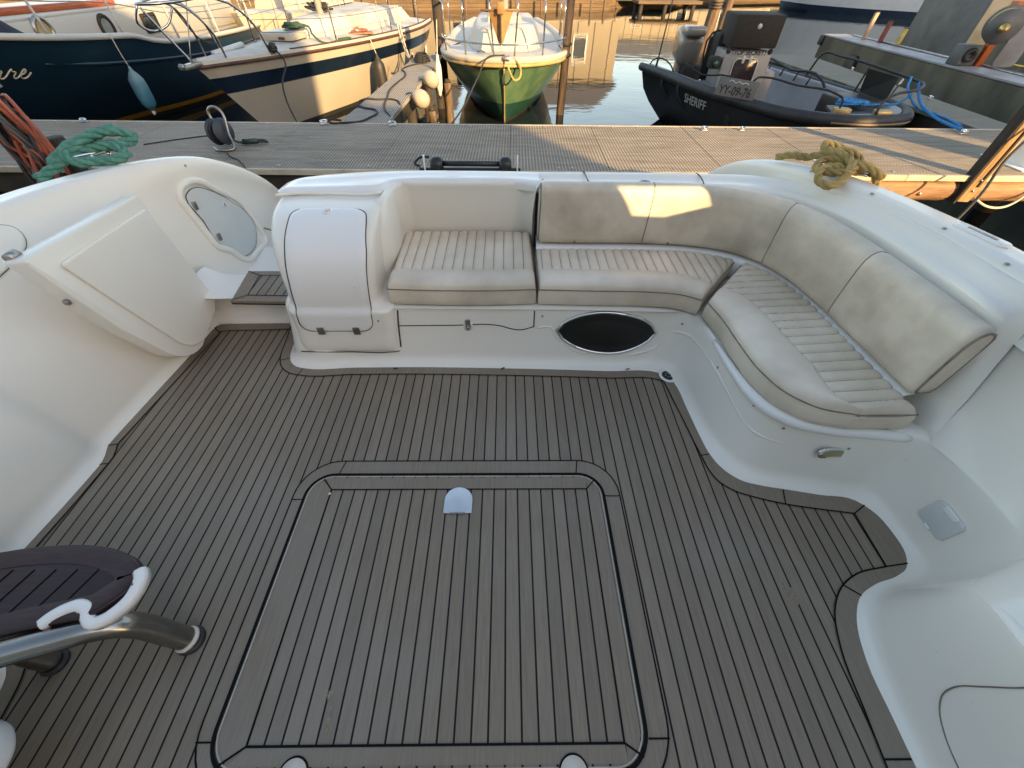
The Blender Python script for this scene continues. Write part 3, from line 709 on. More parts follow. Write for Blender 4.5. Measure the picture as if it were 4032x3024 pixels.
# socket cover in the alcove
h = B_base.ray_cast(Vector((1.2, .60, .17)), Vector((1, 0, 0)))
if h[0]:
    n = h[1] if h[1].x < 0 else -h[1]; f = frame(h[0]+Vector((0, 0, .0)), (0, -1, 0), n)
    sk = obj('socket_cover', prism(rrect(-.058, -.055, .058, .055, .018, 5), -.004, .011, .005, frame=f), M['lam'], boat, sharp=60)
    obj('cover_hinge', prism(rrect(-.028, .036, .028, .058, .003, 2), .008, .015, .002, frame=f), M['gelw'], sk, sharp=60)
    obj('cover_latch', prism(rrect(-.012, -.060, .012, -.048, .002, 2), .004, .012, .002, frame=f), M['gelw'], sk, sharp=60)
# scupper drain in the aft corner
dr = obj('deck_drain', lathe([(.050, 0), (.050, .004), (.036, .006), (.033, .002), (.0001, .001)], (.874, 1.492, .006), 28, (.08, -.05, 1)), M['gelw'], boat)
obj('drain_grate', lathe([(.033, 0), (.031, .002), (.0001, .001)], (.874, 1.492, .0085), 24, (.08, -.05, 1)), M['black'], dr)
for k in range(6):
    a = R(60*k+15); obj('grate_boss', lathe([(.004, 0), (.003, .003)], (.874+.014*math.cos(a), 1.492+.014*math.sin(a), .0095), 8), M['steelr'], dr)
# sloping front panel in the starboard forward corner
al_o = bpy.data.objects['alcove_wall']; B_al = bvh(al_o)

# ------------------------------------------------------------------ walkway to the swim platform
def wrow(y, z, e=0): return [(-1.83, y+.01, z+.04*e), (-1.79, y+.005, z+.025*e), (-1.74, y, z+.006*e), (-1.60, y, z), (-1.40, y+.004, z), (-1.0, y+.008, z)]
wk = [wrow(1.945, -.01), wrow(1.948, .012), wrow(1.965, .04), wrow(1.972, .15), wrow(1.935, .20), wrow(1.885, .226, .3), wrow(1.878, .236, .7), wrow(1.90, .239, 1), wrow(2.0, .24, 1), wrow(2.125, .24, 1), wrow(2.145, .232, 1), wrow(2.16, .14, .8), wrow(2.18, .04, .8), wrow(2.24, .02, .8), wrow(2.9, .0, .8), wrow(2.95, -.12, 0)]
obj('walkway', grid(smoothgrid(wk, 3, 3)), M['gelw'], boat); fixn(bpy.data.objects['walkway'], (0, .5, -1))
stp = [(-1.525, 1.822), (-1.10, 1.812), (-1.10, 2.125), (-1.565, 2.125)]
st = obj('step_board', prism(stp, .238, .262, .002), M['teakm'], boat, smooth=False)
obj('step_planks', fill([(-1.455, 1.872), (-1.10, 1.865), (-1.10, 2.075), (-1.475, 2.075)], .2632), M['teaks'], st, smooth=False)
obj('caulking', join(ribbon([(-1.455, 1.872), (-1.10, 1.865)], .005, .2645), ribbon([(-1.455, 1.872), (-1.475, 2.075)], .005, .2645), ribbon([(-1.475, 2.075), (-1.10, 2.075)], .005, .2645),
    ribbon([(-1.455, 1.872), (-1.52, 1.827)], .005, .265), ribbon([(-1.475, 2.075), (-1.56, 2.12)], .005, .265), tube([(-1.528, 1.8215, .242), (-1.10, 1.811, .242)], .004, 5), tube([(-1.528, 1.822, .25), (-1.566, 2.127, .25)], .004, 5), tube([(-1.566, 2.127, .25), (-1.1, 2.127, .25)], .004, 5)), M['caulk'], st, smooth=False)
obj('step_board', prism([(-1.45, 2.24), (-1.0, 2.24), (-1.0, 2.7), (-1.45, 2.7)], .018, .032, .002), M['teaks'], boat, smooth=False)
# swim platform
obj('swim_platform', prism([(-1.75, 2.3), (1.35, 2.3), (1.35, 2.9), (1.1, 3.1), (-1.5, 3.1), (-1.75, 2.9)][::1], -.12, -.02, .02), M['gelw'], boat, sharp=40)

# quarter locker in the port wing: padded rim, grey door, hinges and catch
TP = [(2.343, .646), (2.428, .664), (2.486, .645), (2.60, .552), (2.76, .409), (2.795, .323), (2.812, .266), (2.819, .201), (2.825, .134), (2.80, .10), (2.70, .098), (2.644, .10), (2.56, .098), (2.515, .118), (2.468, .170), (2.439, .223), (2.397, .259), (2.360, .292), (2.338, .405), (2.322, .548), (2.320, .61)]
def wing(y, z, off=0): return on(B_port, (-1.3, y, z), (-1, 0, 0), off)
obj('locker_rim', tube([wing(y, z, .004) for y, z in TP], .020, 12, 4, closed=True), M['gel'], boat)
PN = [(2.404, .622), (2.463, .616), (2.506, .593), (2.71, .411), (2.769, .334), (2.785, .234), (2.696, .139), (2.60, .125), (2.498, .15), (2.446, .244), (2.391, .283), (2.375, .318), (2.372, .458), (2.357, .602)]
pn = cr([Vector((-1.3, y, z)) for y, z in PN], 3, True)
qd = obj('quarter_locker_door', patch(B_port, pn, (-1, 0, 0), .002, .007), M['lam'], boat); fixn(qd, (-1, 0, 0))
obj('door_seam', tube([on(B_port, p, (-1, 0, 0), .004) for p in pn], .003, 5, closed=True), M['seam'], qd)
for y, z in ((2.375, .545), (2.405, .335)):
    p = wing(y, z, .010); obj('hinge', prism(rrect(-.016, -.022, .016, .022, .003, 2), 0, .004, .001, frame=frame(p, (0, .9, -.25), (1, 0, .15))), M['steelr'], qd, sharp=40)
p = wing(2.60, .455, .008); kn = obj('door_catch', lathe([(.018, 0), (.018, .003), (.013, .005), (.012, .002), (.0001, .003)], p, 24, (1, 0, .15)), M['gelw'], qd)
obj('catch_bar', box(p+Vector((.006, 0, 0)), (.004, .005, .022), .001), M['steelr'], kn)
screw(wing(2.46, .735, .001), (1, 0, .2), boat, .007)

# transom gate, swung back against the port side
def arc_pts(c, r, a0, a1, n=6): return [(c[0]+r*math.cos(R(a0+(a1-a0)*k/n)), c[1]+r*math.sin(R(a0+(a1-a0)*k/n))) for k in range(n+1)]
GP = arc_pts((1.338, .770), .014, 180, 90, 4)+arc_pts((1.945, .752), .018, 90, 0, 4)+[(1.950, .60), (1.952, .45)]+arc_pts((1.84, .24), .118, 15, -62, 9)+arc_pts((1.66, .25), .19, -85, -165, 10)+[(1.40, .40), (1.356, .60)]
gp = [Vector((p[0], p[1], 0)) for p in GP][::-1]
gf = Matrix(((.0, -.09, 1, -1.775+.035), (1, 0, 0, 0), (0, 1, .09, 0), (0, 0, 0, 1)))
gate = obj('transom_gate', prism([(p.x, p.y) for p in gp], -.050, .034, .007, 2, frame=gf), M['gel'], boat, sharp=24); 
bmx = bmesh.new(); bmx.from_mesh(gate.data); bmesh.ops.recalc_face_normals(bmx, faces=bmx.faces[:]); bmx.to_mesh(gate.data); bmx.free(); gate.data.shade_smooth(); gate.data.set_sharp_from_angle(angle=R(24))
gi = [Vector((p[0], p[1], 0)) for p in arc_pts((1.430, .705), .016, 180, 90, 4)+arc_pts((1.925, .700), .014, 90, 0, 4)+[(1.941, .60), (1.943, .45)]+arc_pts((1.835, .24), .112, 15, -62, 9)+arc_pts((1.70, .23), .145, -80, -160, 8)+[(1.47, .50)]][::-1]
fi = prism([(p.x, p.y) for p in gi], .0322, .049, .009, 3, frame=gf)
gfi = obj('gate_face', fi, M['gel'], gate, sharp=24); bmx = bmesh.new(); bmx.from_mesh(gfi.data); bmesh.ops.recalc_face_normals(bmx, faces=bmx.faces[:]); bmx.to_mesh(gfi.data); bmx.free(); gfi.data.shade_smooth(); gfi.data.set_sharp_from_angle(angle=R(24))
obj('gate_hinge', tube([gf @ Vector((1.345, .785, -.04)), gf @ Vector((1.385, .787, -.043))], .019, 14), M['steelr'], gate)
obj('gate_catch', box(gf @ Vector((1.352, .585, -.01)), (.022, .016, .022), .004), M['steelr'], gate)
obj('gate_stop', box(gf @ Vector((1.80, .082, -.01)), (.03, .04, .02), .004), M['rubber'], gate)

# rounded ledge under the long cushion and the lip behind the seat cushions
lg = [(.985, 1.42, .318), (1.000, 1.20, .318), (1.022, 1.08, .316), (1.06, 1.005, .314), (1.13, .945, .312), (1.24, .912, .310), (1.40, .892, .308), (1.545, .872, .306)]
obj('seat_ledge', tube(lg, [.012, .020, .025, .026, .026, .026, .026, .022], 12, 5), M['gelw'], boat)
sb = cr([(x, y, 0) for x, y in [(.16, 2.088), (.40, 2.084), (.79, 2.078), (1.05, 2.046), (1.20, 1.992), (1.31, 1.90), (1.385, 1.76), (1.432, 1.56), (1.458, 1.30), (1.474, 1.10), (1.486, .96)]], 6); sb = [(p.x, p.y) for p in sb]
obj('seat_lip', grid([[(x, y, .34) for x, y in off2(sb, -.016)], [(x, y, .430) for x, y in off2(sb, -.014)], [(x, y, .444) for x, y in off2(sb, -.006)], [(x, y, .452) for x, y in off2(sb, .02)], [(x, y, .455) for x, y in off2(sb, .12)]]), M['gelw'], boat)

# pressed ridges in the seat front, door seam in the forward corner
def bead(pts, r, m, name, n=5, push=(0, 0, 0)): return obj(name, tube(cr([Vector(p)+Vector(push) for p in pts], n), r, 10), M[m], boat)
bead([(.155, 1.643, .214), (.19, 1.644, .222), (.225, 1.642, .220), (.248, 1.632, .175), (.294, 1.619, .127), (.36, 1.604, .090), (.446, 1.597, .070), (.55, 1.594, .060), (.652, 1.593, .064), (.76, 1.602, .085), (.817, 1.612, .116), (.845, 1.628, .175), (.87, 1.625, .205), (.91, 1.603, .216), (.945, 1.565, .224), (.966, 1.472, .232), (.981, 1.254, .240), (.998, 1.12, .222), (1.015, 1.045, .202), (1.048, .977, .188), (1.12, .930, .190), (1.22, .905, .196)], [.0085]*10, 'gel', 'pressed_ridge', push=(.004, .006, -.001))
bead([(1.216, .097, .45), (1.216, .097, .389), (1.212, .108, .292), (1.208, .114, .220), (1.203, .100, .170), (1.199, .072, .140), (1.193, .015, .115), (1.188, -.05, .106), (1.185, -.2, .104)], .0018, 'piping', 'door_seam')

pc = obj('gunwale_fitting', prism(rrect(-.10, -.028, .10, .028, .027, 6), 0, .010, .004, frame=frame((1.775, 1.40, .856), (-.22, 1, 0), (0, 0, 1))), M['gelw'], boat, sharp=50)
obj('fairlead_slot', prism(rrect(-.055, -.010, .055, .010, .009, 4), .009, .0115, .001, frame=frame((1.775, 1.40, .856), (-.22, 1, 0), (0, 0, 1))), M['steelr'], pc, sharp=50)
for x, y in ((1.60, 1.79), (1.672, 1.46), (1.690, 1.20), (1.50, 2.10)): screw((x+.012, y, .856 if y < 2 else .842), (0, 0, 1), boat, .008)
# ------------------------------------------------------------------ upholstery
def cushion(name, label, F, B, vb, top, bot, rib_dir, rib0, pitch, nu=150, nv=64, r=.030, group='seat cushions', bw=.032):
    """F, B: front and back curves (x, y); vb: list of bolster depth fraction along u"""
    Fc = cr([(x, y, 0) for x, y in F], 12); Bc = cr([(x, y, 0) for x, y in B], 12)
    def arc(P):
        L = [0]
        for a, b in zip(P, P[1:]): L.append(L[-1]+(b-a).length)
        return L
    def atf(P, L, t):
        s = L[-1]*t
        for k in range(len(L)-1):
            if s <= L[k+1]+1e-9: q = (s-L[k])/max(L[k+1]-L[k], 1e-9); return P[k].lerp(P[k+1], q)
        return P[-1]
    LF, LB = arc(Fc), arc(Bc)
    us = [.5-.5*math.cos(math.pi*i/nu) if False else i/nu for i in range(nu+1)]
    # crowd samples near the edges
    us = sorted(set([0, .004, .009, .015]+us+[.985, .991, .996, 1]))
    vs_ = sorted(set([0, .008, .018, .032]+[i/nv for i in range(nv+1)]+[.968, .982, .992, 1]))
    rows = []
    for v in vs_:
        row = []
        for u in us:
            a, b = atf(Fc, LF, u), atf(Bc, LB, u); p = a.lerp(b, v); dep = (b-a).length
            wdt = LF[-1]*(1-v)+LB[-1]*v
            e = min(v*dep, (1-v)*dep, u*wdt, (1-u)*wdt)
            z = top
            vbu = interp([i/(len(vb)-1) for i in range(len(vb))], vb, u)
            if e < r: z -= r-math.sqrt(max(r*r-(r-e)**2, 0))
            if v > vbu:
                c = rib_dir[0]*p.x+rib_dir[1]*p.y-rib0; q = (c/pitch) % 1; d = min(q, 1-q)*pitch
                z += .0045*(1-math.exp(-(d/.012)**2))-.0045
                z -= .006*math.exp(-(d/.0035)**2)
            else:
                z += bw*math.sin(math.pi*min(v/max(vbu, 1e-3), 1))**.8*.55
            dv = abs(v-vbu)*dep; z -= .007*math.exp(-(dv/.006)**2)
            row.append((p.x, p.y, z))
        rows.append(row)
    vsf = grid(rows)
    n1, n2 = len(us), len(vs_)
    bd = [(0, j) for j in range(n1)]+[(i, n1-1) for i in range(1, n2)]+[(n2-1, j) for j in range(n1-2, -1, -1)]+[(i, 0) for i in range(n2-2, 0, -1)]
    loop = [Vector(rows[i][j]) for i, j in bd]; c2 = [(p.x, p.y) for p in loop]
    o1 = off2(c2, -.004, True); o2 = off2(c2, -.006, True); o3 = off2(c2, -.001, True)
    zt = top-r
    rg = [loop, [(x, y, zt-.004) for x, y in off2(c2, -.0005, True)], [(x, y, zt-.02) for x, y in o1], [(x, y, (zt+bot)/2-.01) for x, y in o2], [(x, y, bot+.012) for x, y in o1], [(x, y, bot) for x, y in off2(c2, .006, True)]]
    sk = grid(rg, closed_u=True)
    rt = root(name, label, 'cushion', (sum(p.x for p in loop)/len(loop), sum(p.y for p in loop)/len(loop), bot), group)
    cv = obj('cover', join(vsf, (sk[0], [f[::-1] for f in sk[1]])), M['vinyl'], rt)
    bmx = bmesh.new(); bmx.from_mesh(cv.data); bmesh.ops.remove_doubles(bmx, verts=bmx.verts[:], dist=1e-5); bmesh.ops.recalc_face_normals(bmx, faces=bmx.faces[:]); bmx.to_mesh(cv.data); bmx.free(); cv.data.shade_smooth()
    # piping round the upper rim and down the front
    zz = top-r+.002
    obj('piping', tube([(x, y, zz) for x, y in off2(c2, -.0015, True)], .0028, 6, closed=True), M['piping'], rt)
    # stitched line behind the bolster and in the channels
    ln = []
    for k in range(61):
        u = k/60; vbu = interp([i/(len(vb)-1) for i in range(len(vb))], vb, u); a, b = atf(Fc, LF, u), atf(Bc, LB, u); p = a.lerp(b, vbu)
        e = min(u, 1-u)*LF[-1]; dz = 0 if e > r else r-math.sqrt(max(r*r-(r-e)**2, 0)); dz = max(dz, 0 if vbu > .06 else r*.8)
        ln.append((p.x, p.y, top-.0065-dz))
    th = [tube(ln, .0017, 5)]
    # channel threads
    cs = [rib_dir[0]*p.x+rib_dir[1]*p.y for p in loop]
    k0, k1 = math.ceil((min(cs)-rib0)/pitch), math.floor((max(cs)-rib0)/pitch)
    for k in range(k0, k1+1):
        seg = []
        for row, v in zip(rows, vs_):
            vals = [rib_dir[0]*q[0]+rib_dir[1]*q[1]-rib0-k*pitch for q in row]
            for j in range(len(vals)-1):
                if (vals[j] <= 0 < vals[j+1]) or (vals[j] >= 0 > vals[j+1]):
                    t = vals[j]/(vals[j]-vals[j+1]); u = us[j]+(us[j+1]-us[j])*t
                    vbu = interp([i/(len(vb)-1) for i in range(len(vb))], vb, u)
                    if v > vbu:
                        p = Vector(row[j]).lerp(Vector(row[j+1]), t); seg.append((v, u, p))
                    break
        if len(seg) > 3:
            pts = [Vector((p.x, p.y, p.z+.0006)) for v, u, p in seg if v < .985]
            if rib_dir[1] > .5:
                pass
            if len(pts) > 2: th.append(tube(pts, .0012, 4))
    if rib_dir[1] > .5:     # channels run across the depth of the cushion here: trace them along v instead
        th = th[:1]
        for k in range(k0, k1+1):
            pts = []
            for j, u in enumerate(us):
                vals = [rib_dir[0]*rows[i][j][0]+rib_dir[1]*rows[i][j][1]-rib0-k*pitch for i in range(n2)]
                vbu = interp([i/(len(vb)-1) for i in range(len(vb))], vb, u)
                for i in range(n2-1):
                    if vals[i]*vals[i+1] <= 0 and vals[i] != vals[i+1]:
                        t = vals[i]/(vals[i]-vals[i+1]); v = vs_[i]+(vs_[i+1]-vs_[i])*t
                        if v > vbu and v < .985 and .004 < u < .996: pts.append((v, Vector(rows[i][j]).lerp(Vector(rows[i+1][j]), t)+Vector((0, 0, .0006))))
                        break
            pts.sort(key=lambda q: q[1].x)
            if len(pts) > 3: th.append(tube([q[1] for q in pts], .0012, 4))
    obj('stitching', join(*th), M['thread'], rt)
    return rt
cushion('seat_cushion', 'beige ribbed seat cushion of the single seat beside the white locker lid',
        [(-.600, 1.688), (-.50, 1.682), (.05, 1.682), (.138, 1.688)], [(-.612, 2.265), (-.4, 2.272), (0, 2.272), (.130, 2.262)], [.26, .26, .26], .455, .336, (1, 0), -.5585, .0535)
cushion('seat_cushion', 'beige ribbed seat cushion of the bench over the eye-shaped black opening',
        [(.158, 1.684), (.45, 1.674), (.72, 1.665), (.86, 1.642), (.945, 1.598)], [(.158, 2.07), (.50, 2.068), (.80, 2.06), (1.05, 2.035), (1.245, 1.955)], [.40, .40, .40, .395, .36, .28], .455, .336, (1, 0), .183, .0500, nu=170)
cushion('seat_cushion', 'long beige ribbed seat cushion along the starboard side, curved at its forward end',
        [(.968, 1.575), (.990, 1.45), (1.000, 1.28), (1.018, 1.12), (1.065, 1.00), (1.145, .925), (1.285, .884)], [(1.285, 1.935), (1.375, 1.82), (1.438, 1.62), (1.462, 1.35), (1.478, 1.10), (1.498, .885)], [.30, .40, .42, .43, .42, .22, .0], .455, .336, (-.075, .997), .885, .0535, nu=190)

# wrap-round back cushion: swept profile
BP = [(.170, 2.088), (.40, 2.084), (.79, 2.078), (1.05, 2.046), (1.20, 1.992), (1.31, 1.90), (1.385, 1.76), (1.432, 1.56), (1.458, 1.30), (1.474, 1.10), (1.486, .945)]
bp = cr([(x, y, 0) for x, y in BP], 8); bp2 = [(p.x, p.y) for p in bp]
L = [0]
for a, b in zip(bp, bp[1:]): L.append(L[-1]+(b-a).length)
seams = [L[min(range(len(bp)), key=lambda i: (bp[i].x-x)**2+(bp[i].y-y)**2)] for x, y in ((.745, 2.08), (1.335, 1.87), (1.45, 1.42))]
# resample evenly
NS = 150; ev = []; k = 0
for i in range(NS+1):
    s = L[-1]*i/NS
    while k < len(L)-2 and L[k+1] < s: k += 1
    ev.append(bp[k].lerp(bp[k+1], (s-L[k])/max(L[k+1]-L[k], 1e-9)))
e2 = [(p.x, p.y) for p in ev]
PR = [(.0, .470), (-.006, .478), (-.010, .50), (-.013, .56), (-.014, .63), (-.013, .70), (-.008, .742), (.003, .764), (.020, .776), (.045, .778), (.066, .772), (.078, .755), (.080, .70), (.080, .55), (.078, .49), (.070, .472), (.035, .466)]
bc = root('back_cushion', 'curved beige back cushion wrapping the aft and starboard seats, lit by a patch of sun', 'cushion', (.9, 2.0, .47))
rows = []
for d, z in PR:
    pts = off2(e2, d); row = []
    for i, (x, y) in enumerate(pts):
        s = L[-1]*i/NS; g = 0
        for q in seams: g += math.exp(-((s-q)/.007)**2)
        endf = min(s, L[-1]-s); ee = 0
        zz = z-.010*(s/L[-1])**2 if z > .7 else z
        if endf < .012: ee = .010*(1-endf/.012)**2
        # ease each panel a little between the seams
        ox, oy = e2[i]; dx, dy = x-ox, y-oy; f = 1-(.0045*g+ee)/max(abs(d)+.012, .02)
        ctr = off2_c = None
        row.append((ox+dx*f if abs(d) > .03 else x+(pts[i][0]-ox)*0, oy+dy*f if abs(d) > .03 else y, zz-(.004*g+ee if z > .70 else -(ee if z < .55 else 0))))
    rows.append(row)
# normal displacement for seams on the face
nrm = off2(e2, 1.0)
for r_i, (d, z) in enumerate(PR):
    if d < .03:
        for i in range(NS+1):
            s = L[-1]*i/NS; g = sum(math.exp(-((s-q)/.006)**2) for q in seams); x, y, zz = rows[r_i][i]
            endf = min(s, L[-1]-s); ee = .010*(1-endf/.012)**2 if endf < .012 else 0
            rows[r_i][i] = (x+(nrm[i][0]-e2[i][0])*(.005*g+ee), y+(nrm[i][1]-e2[i][1])*(.005*g+ee), zz)
vs, fs = grid(rows, closed_v=True)
nn = NS+1; e0 = [j*nn for j in range(len(PR))]; e1 = [j*nn+NS for j in range(len(PR))]
def cap(ids, out):
    c = sum((Vector(vs[i]) for i in ids), Vector())/len(ids); base_ = len(vs)
    for i in ids: vs.append(tuple(Vector(vs[i]).lerp(c, .25)+Vector(out)*.006))
    vs.append(tuple(c+Vector(out)*.010)); n_ = len(ids)
    for k in range(n_):
        fs.append((ids[k], ids[(k+1) % n_], base_+(k+1) % n_, base_+k)); fs.append((base_+k, base_+(k+1) % n_, base_+n_))
cap(e0, (-1, 0, 0)); cap(e1, (.08, -1, 0))
cv = obj('cover', (vs, fs), M['vinyl_dirty'], bc)
bmx = bmesh.new(); bmx.from_mesh(cv.data); bmesh.ops.recalc_face_normals(bmx, faces=bmx.faces[:]); bmx.to_mesh(cv.data); bmx.free(); cv.data.shade_smooth()
pp = []
for ids in (e0, e1): pp.append(tube([vs[i] for i in ids], .0042, 6, closed=True))
for q in seams:
    i = int(round(q/L[-1]*NS)); pp.append(tube([rows[j][i] for j in range(1, 11)], .0026, 5))
for q in pp: obj('piping', q, M['piping'], bc)
for s in (.12, .52):
    i = int(s*NS*.6)+4; x, y, z = rows[0][i]; obj('snap_stud', lathe([(.007, 0), (.006, .004), (.0001, .005)], (x, y-.004, .478), 10, (0, -1, -.4)), M['thread'], bc)

# ------------------------------------------------------------------ dark wooden step on a bent stainless tube
ws = root('boarding_step', 'dark mahogany step with a white plastic rim on a thick bent stainless tube frame', 'step', (-1.05, .28, 0))
tp = [(-1.052, .272, .004), (-1.075, .276, .09), (-1.10, .278, .19), (-1.115, .272, .235), (-1.15, .258, .268), (-1.22, .232, .285), (-1.45, .150, .315), (-1.75, .045, .35)]
M['tube'] = mat('brushed_tube', (.36, .35, .32), (.29, .28, .26), 5, .24, 1.0)
obj('tube_frame', tube(tp, .034, 20, 6), M['tube'], ws)
obj('foot_pad', lathe([(.041, 0), (.043, .008), (.041, .018), (.036, .020)], (-1.052, .272, 0), 28), M['rubber'], ws)
obj('foot_ring', lathe([(.038, 0), (.039, .006), (.036, .012)], (-1.054, .272, .020), 28, (-.2, .02, 1)), M['hole'], ws)
obj('rear_leg', tube([(-1.455, .215, .004), (-1.47, .22, .15), (-1.50, .20, .30)], .030, 16, 5), M['tube'], ws)
obj('rear_foot', lathe([(.037, 0), (.038, .01), (.034, .016)], (-1.455, .215, 0), 24), M['rubber'], ws)
TZ = .325
tpz = [(-1.075, .385), (-1.10, .415), (-1.16, .445), (-1.26, .466), (-1.38, .468), (-1.52, .45), (-1.70, .40), (-1.80, .30), (-1.72, .16), (-1.55, .175), (-1.40, .215), (-1.28, .245), (-1.20, .262), (-1.145, .275), (-1.115, .30), (-1.085, .335)]
tpp = cr([(x, y, 0) for x, y in tpz], 4, True); t2 = [(p.x, p.y) for p in tpp]
tr = obj('tread', prism(t2, TZ-.03, TZ, .006, 3), M['mahog'], ws, sharp=50)
ar = sum(t2[i-1][0]*t2[i][1]-t2[i][0]*t2[i-1][1] for i in range(len(t2))); sg = 1 if ar > 0 else -1
obj('tread_border', grid([[(x, y, TZ+.0015) for x, y in off2(t2, sg*.006, True)], [(x, y, TZ+.0025) for x, y in off2(t2, sg*.012, True)], [(x, y, TZ+.0025) for x, y in off2(t2, sg*.055, True)], [(x, y, TZ+.0015) for x, y in off2(t2, sg*.058, True)]], closed_u=True, flip=sg < 0), M['mahog2'], tr)
gv = []
for k in range(8):
    x = -1.66+.062*k; gv.append(box((x, .325, TZ+.0012), (.0035, .15, .0012), 0, rz=-.35))
obj('grooves', join(*gv), M['caulk'], tr, smooth=False)
tr_pts = [(-1.078, .392, TZ-.004), (-1.064, .372, TZ-.004), (-1.060, .345, TZ-.006), (-1.068, .315, TZ-.012), (-1.090, .287, TZ-.018), (-1.115, .268, TZ-.022), (-1.140, .262, TZ-.022), (-1.155, .275, TZ-.016), (-1.165, .292, TZ-.008), (-1.185, .300, TZ-.004), (-1.215, .292, TZ-.004), (-1.245, .272, TZ-.006), (-1.262, .255, TZ-.010)]
def flatrim(pts, w_, h_):
    P = cr(pts, 5); p2 = [(p.x, p.y) for p in P]; a, b = off2(p2, w_), off2(p2, -w_); rr = []
    for (x, y), (x2, y2), p in zip(a, b, P):
        rr.append([(x, y, p.z-h_*.8), (x, y, p.z+h_*.6), (x*.75+x2*.25, y*.75+y2*.25, p.z+h_), (x*.25+x2*.75, y*.25+y2*.75, p.z+h_), (x2, y2, p.z+h_*.6), (x2, y2, p.z-h_*.8)])
    v_, f_ = grid(rr, closed_u=True); f_.append((0, 1, 2, 3, 4, 5)); n_ = len(v_); f_.append(tuple(range(n_-6, n_))[::-1]); return v_, f_
rm = obj('white_rim', flatrim(tr_pts, .016, .017), M['gelw'], ws)
bmx = bmesh.new(); bmx.from_mesh(rm.data); bmesh.ops.recalc_face_normals(bmx, faces=bmx.faces[:]); bmx.to_mesh(rm.data); bmx.free(); rm.data.shade_smooth()
obj('chip', lathe([(.005, 0), (.0001, .0008)], (-1.068, .352, TZ+.0115), 8), mat('bare_patch', (.20, .11, .06), rough=.7), rm)
# white helm seat edge in the corner of the view
hs = root('helm_seat', 'white rounded seat moulding at the very corner beside the teak sole', 'seat', (-1.45, -.12, 0))
obj('seat_shell', prism([(p.x, p.y) for p in cr([(-1.205, -.06, 0), (-1.215, .01, 0), (-1.25, .05, 0), (-1.32, .07, 0), (-1.50, .06, 0), (-1.6, -.2, 0), (-1.5, -.4, 0), (-1.25, -.35, 0), (-1.205, -.2, 0)], 5, True)][::1], .20, .33, .03, 4), M['gelw'], hs, sharp=50)
obj('pedestal', lathe([(.16, 0), (.15, .01), (.07, .03), (.06, .19), (.12, .21)], (-1.48, -.18, 0), 28), M['steel'], hs)
obj('seat_seam', tube([(-1.225, -.2, .332), (-1.225, -.06, .332), (-1.235, .0, .332), (-1.265, .035, .332), (-1.33, .05, .332)], .0025, 6, 4), M['seam'], hs)
for o in list(hs.children):
    if o.name.startswith('seat_shell'):
        bmx = bmesh.new(); bmx.from_mesh(o.data); bmesh.ops.recalc_face_normals(bmx, faces=bmx.faces[:]); bmx.to_mesh(o.data); bmx.free(); o.data.shade_smooth(); o.data.set_sharp_from_angle(angle=R(50))
# ------------------------------------------------------------------ water, unseen sun blockers added to shade the berth
wm, nt, b = newmat('harbour_water')
b.inputs['Base Color'].default_value = (.010, .016, .018, 1); b.inputs['Roughness'].default_value = .03; b.inputs['IOR'].default_value = 1.33
b.inputs['Specular IOR Level'].default_value = 1.0
v = coords(nt, (1, 1, 1)); n1 = noise(nt, v, 1.1, 2, .5, .3); v2 = coords(nt, (.5, 1.6, 1)); n2 = noise(nt, v2, 4.5, 2, .5)
bump(nt, b, math_(nt, 'ADD', math_(nt, 'MULTIPLY', n1, .7), math_(nt, 'MULTIPLY', n2, .16)), .22, .03)
tagp(obj('water', ([(-400, -120, WATER), (400, -120, WATER), (400, 600, WATER), (-400, 600, WATER)], [(0, 1, 2, 3)]), wm, smooth=False), kind='structure')
tagp(obj('harbour_bed', ([(-400, -120, WATER-3), (400, -120, WATER-3), (400, 600, WATER-3), (-400, 600, WATER-3)], [(0, 1, 2, 3)]), mat('mud', (.03, .03, .02)), smooth=False), kind='structure')
M['blockp'] = mat('pale_blocker', (.50, .46, .40), (.42, .38, .33), .6, .8)  # pale colour of the added blockers, bounces light back
def blocker(name, label, x0, x1, y0, y1, h, m):
    r_ = root(name, label, 'sun blocker', ((x0+x1)/2, (y0+y1)/2, WATER))
    obj('wall', box(((x0+x1)/2, (y0+y1)/2, (h+WATER)/2), (x1-x0, y1-y0, h-WATER), .03), m, r_, smooth=False)
    return r_
# sun azimuth runs (+.53, -.85): ends of two added blockers leave a lit gap on the pier
hw = root('sun_blocker', 'unseen pale wall added behind the near boat to shade it, with one opening for the sun patch', 'sun blocker', (-5, -9, WATER))
X1 = 8.0
TOPZ = 7.6
ox0, ox1, oz0, oz1 = 6.85, 7.65, 4.62, 5.18  # opening in the added wall, lets sun through to the back cushion
def slab(x0, x1, z0, z1): return box(((x0+x1)/2, -8.25, (z0+z1)/2), (x1-x0, .5, z1-z0), 0)
obj('wall', join(slab(-20, 6.83, WATER, TOPZ), slab(6.83, ox0, WATER, 5.85), slab(ox1, X1, WATER, 5.85), slab(ox0, ox1, WATER, oz0), slab(ox0, ox1, oz1, 5.85)), M['blockp'], hw, smooth=False)
h2 = root('sun_blocker', 'second unseen pale block added to cast shade beyond the sunny gap', 'sun blocker', (20, -9, WATER)); obj('wall', prism([(12.2, -8), (27, -8), (27, -12), (14.8, -12)][::-1], WATER, 8.2), M['blockp'], h2, smooth=False); obj('shade_overhang', box((11.84, -8.25, 6.95), (.74, .5, 2.45), 0), M['blockp'], h2, smooth=False)  # added unseen block; its overhang keeps the sun off the patrol boat
blocker('sun_blocker', 'tall unseen pale block added to shade the far yacht', 36, 75, -10, -8, 18, M['blockp'])  # added unseen block that shades the white yacht
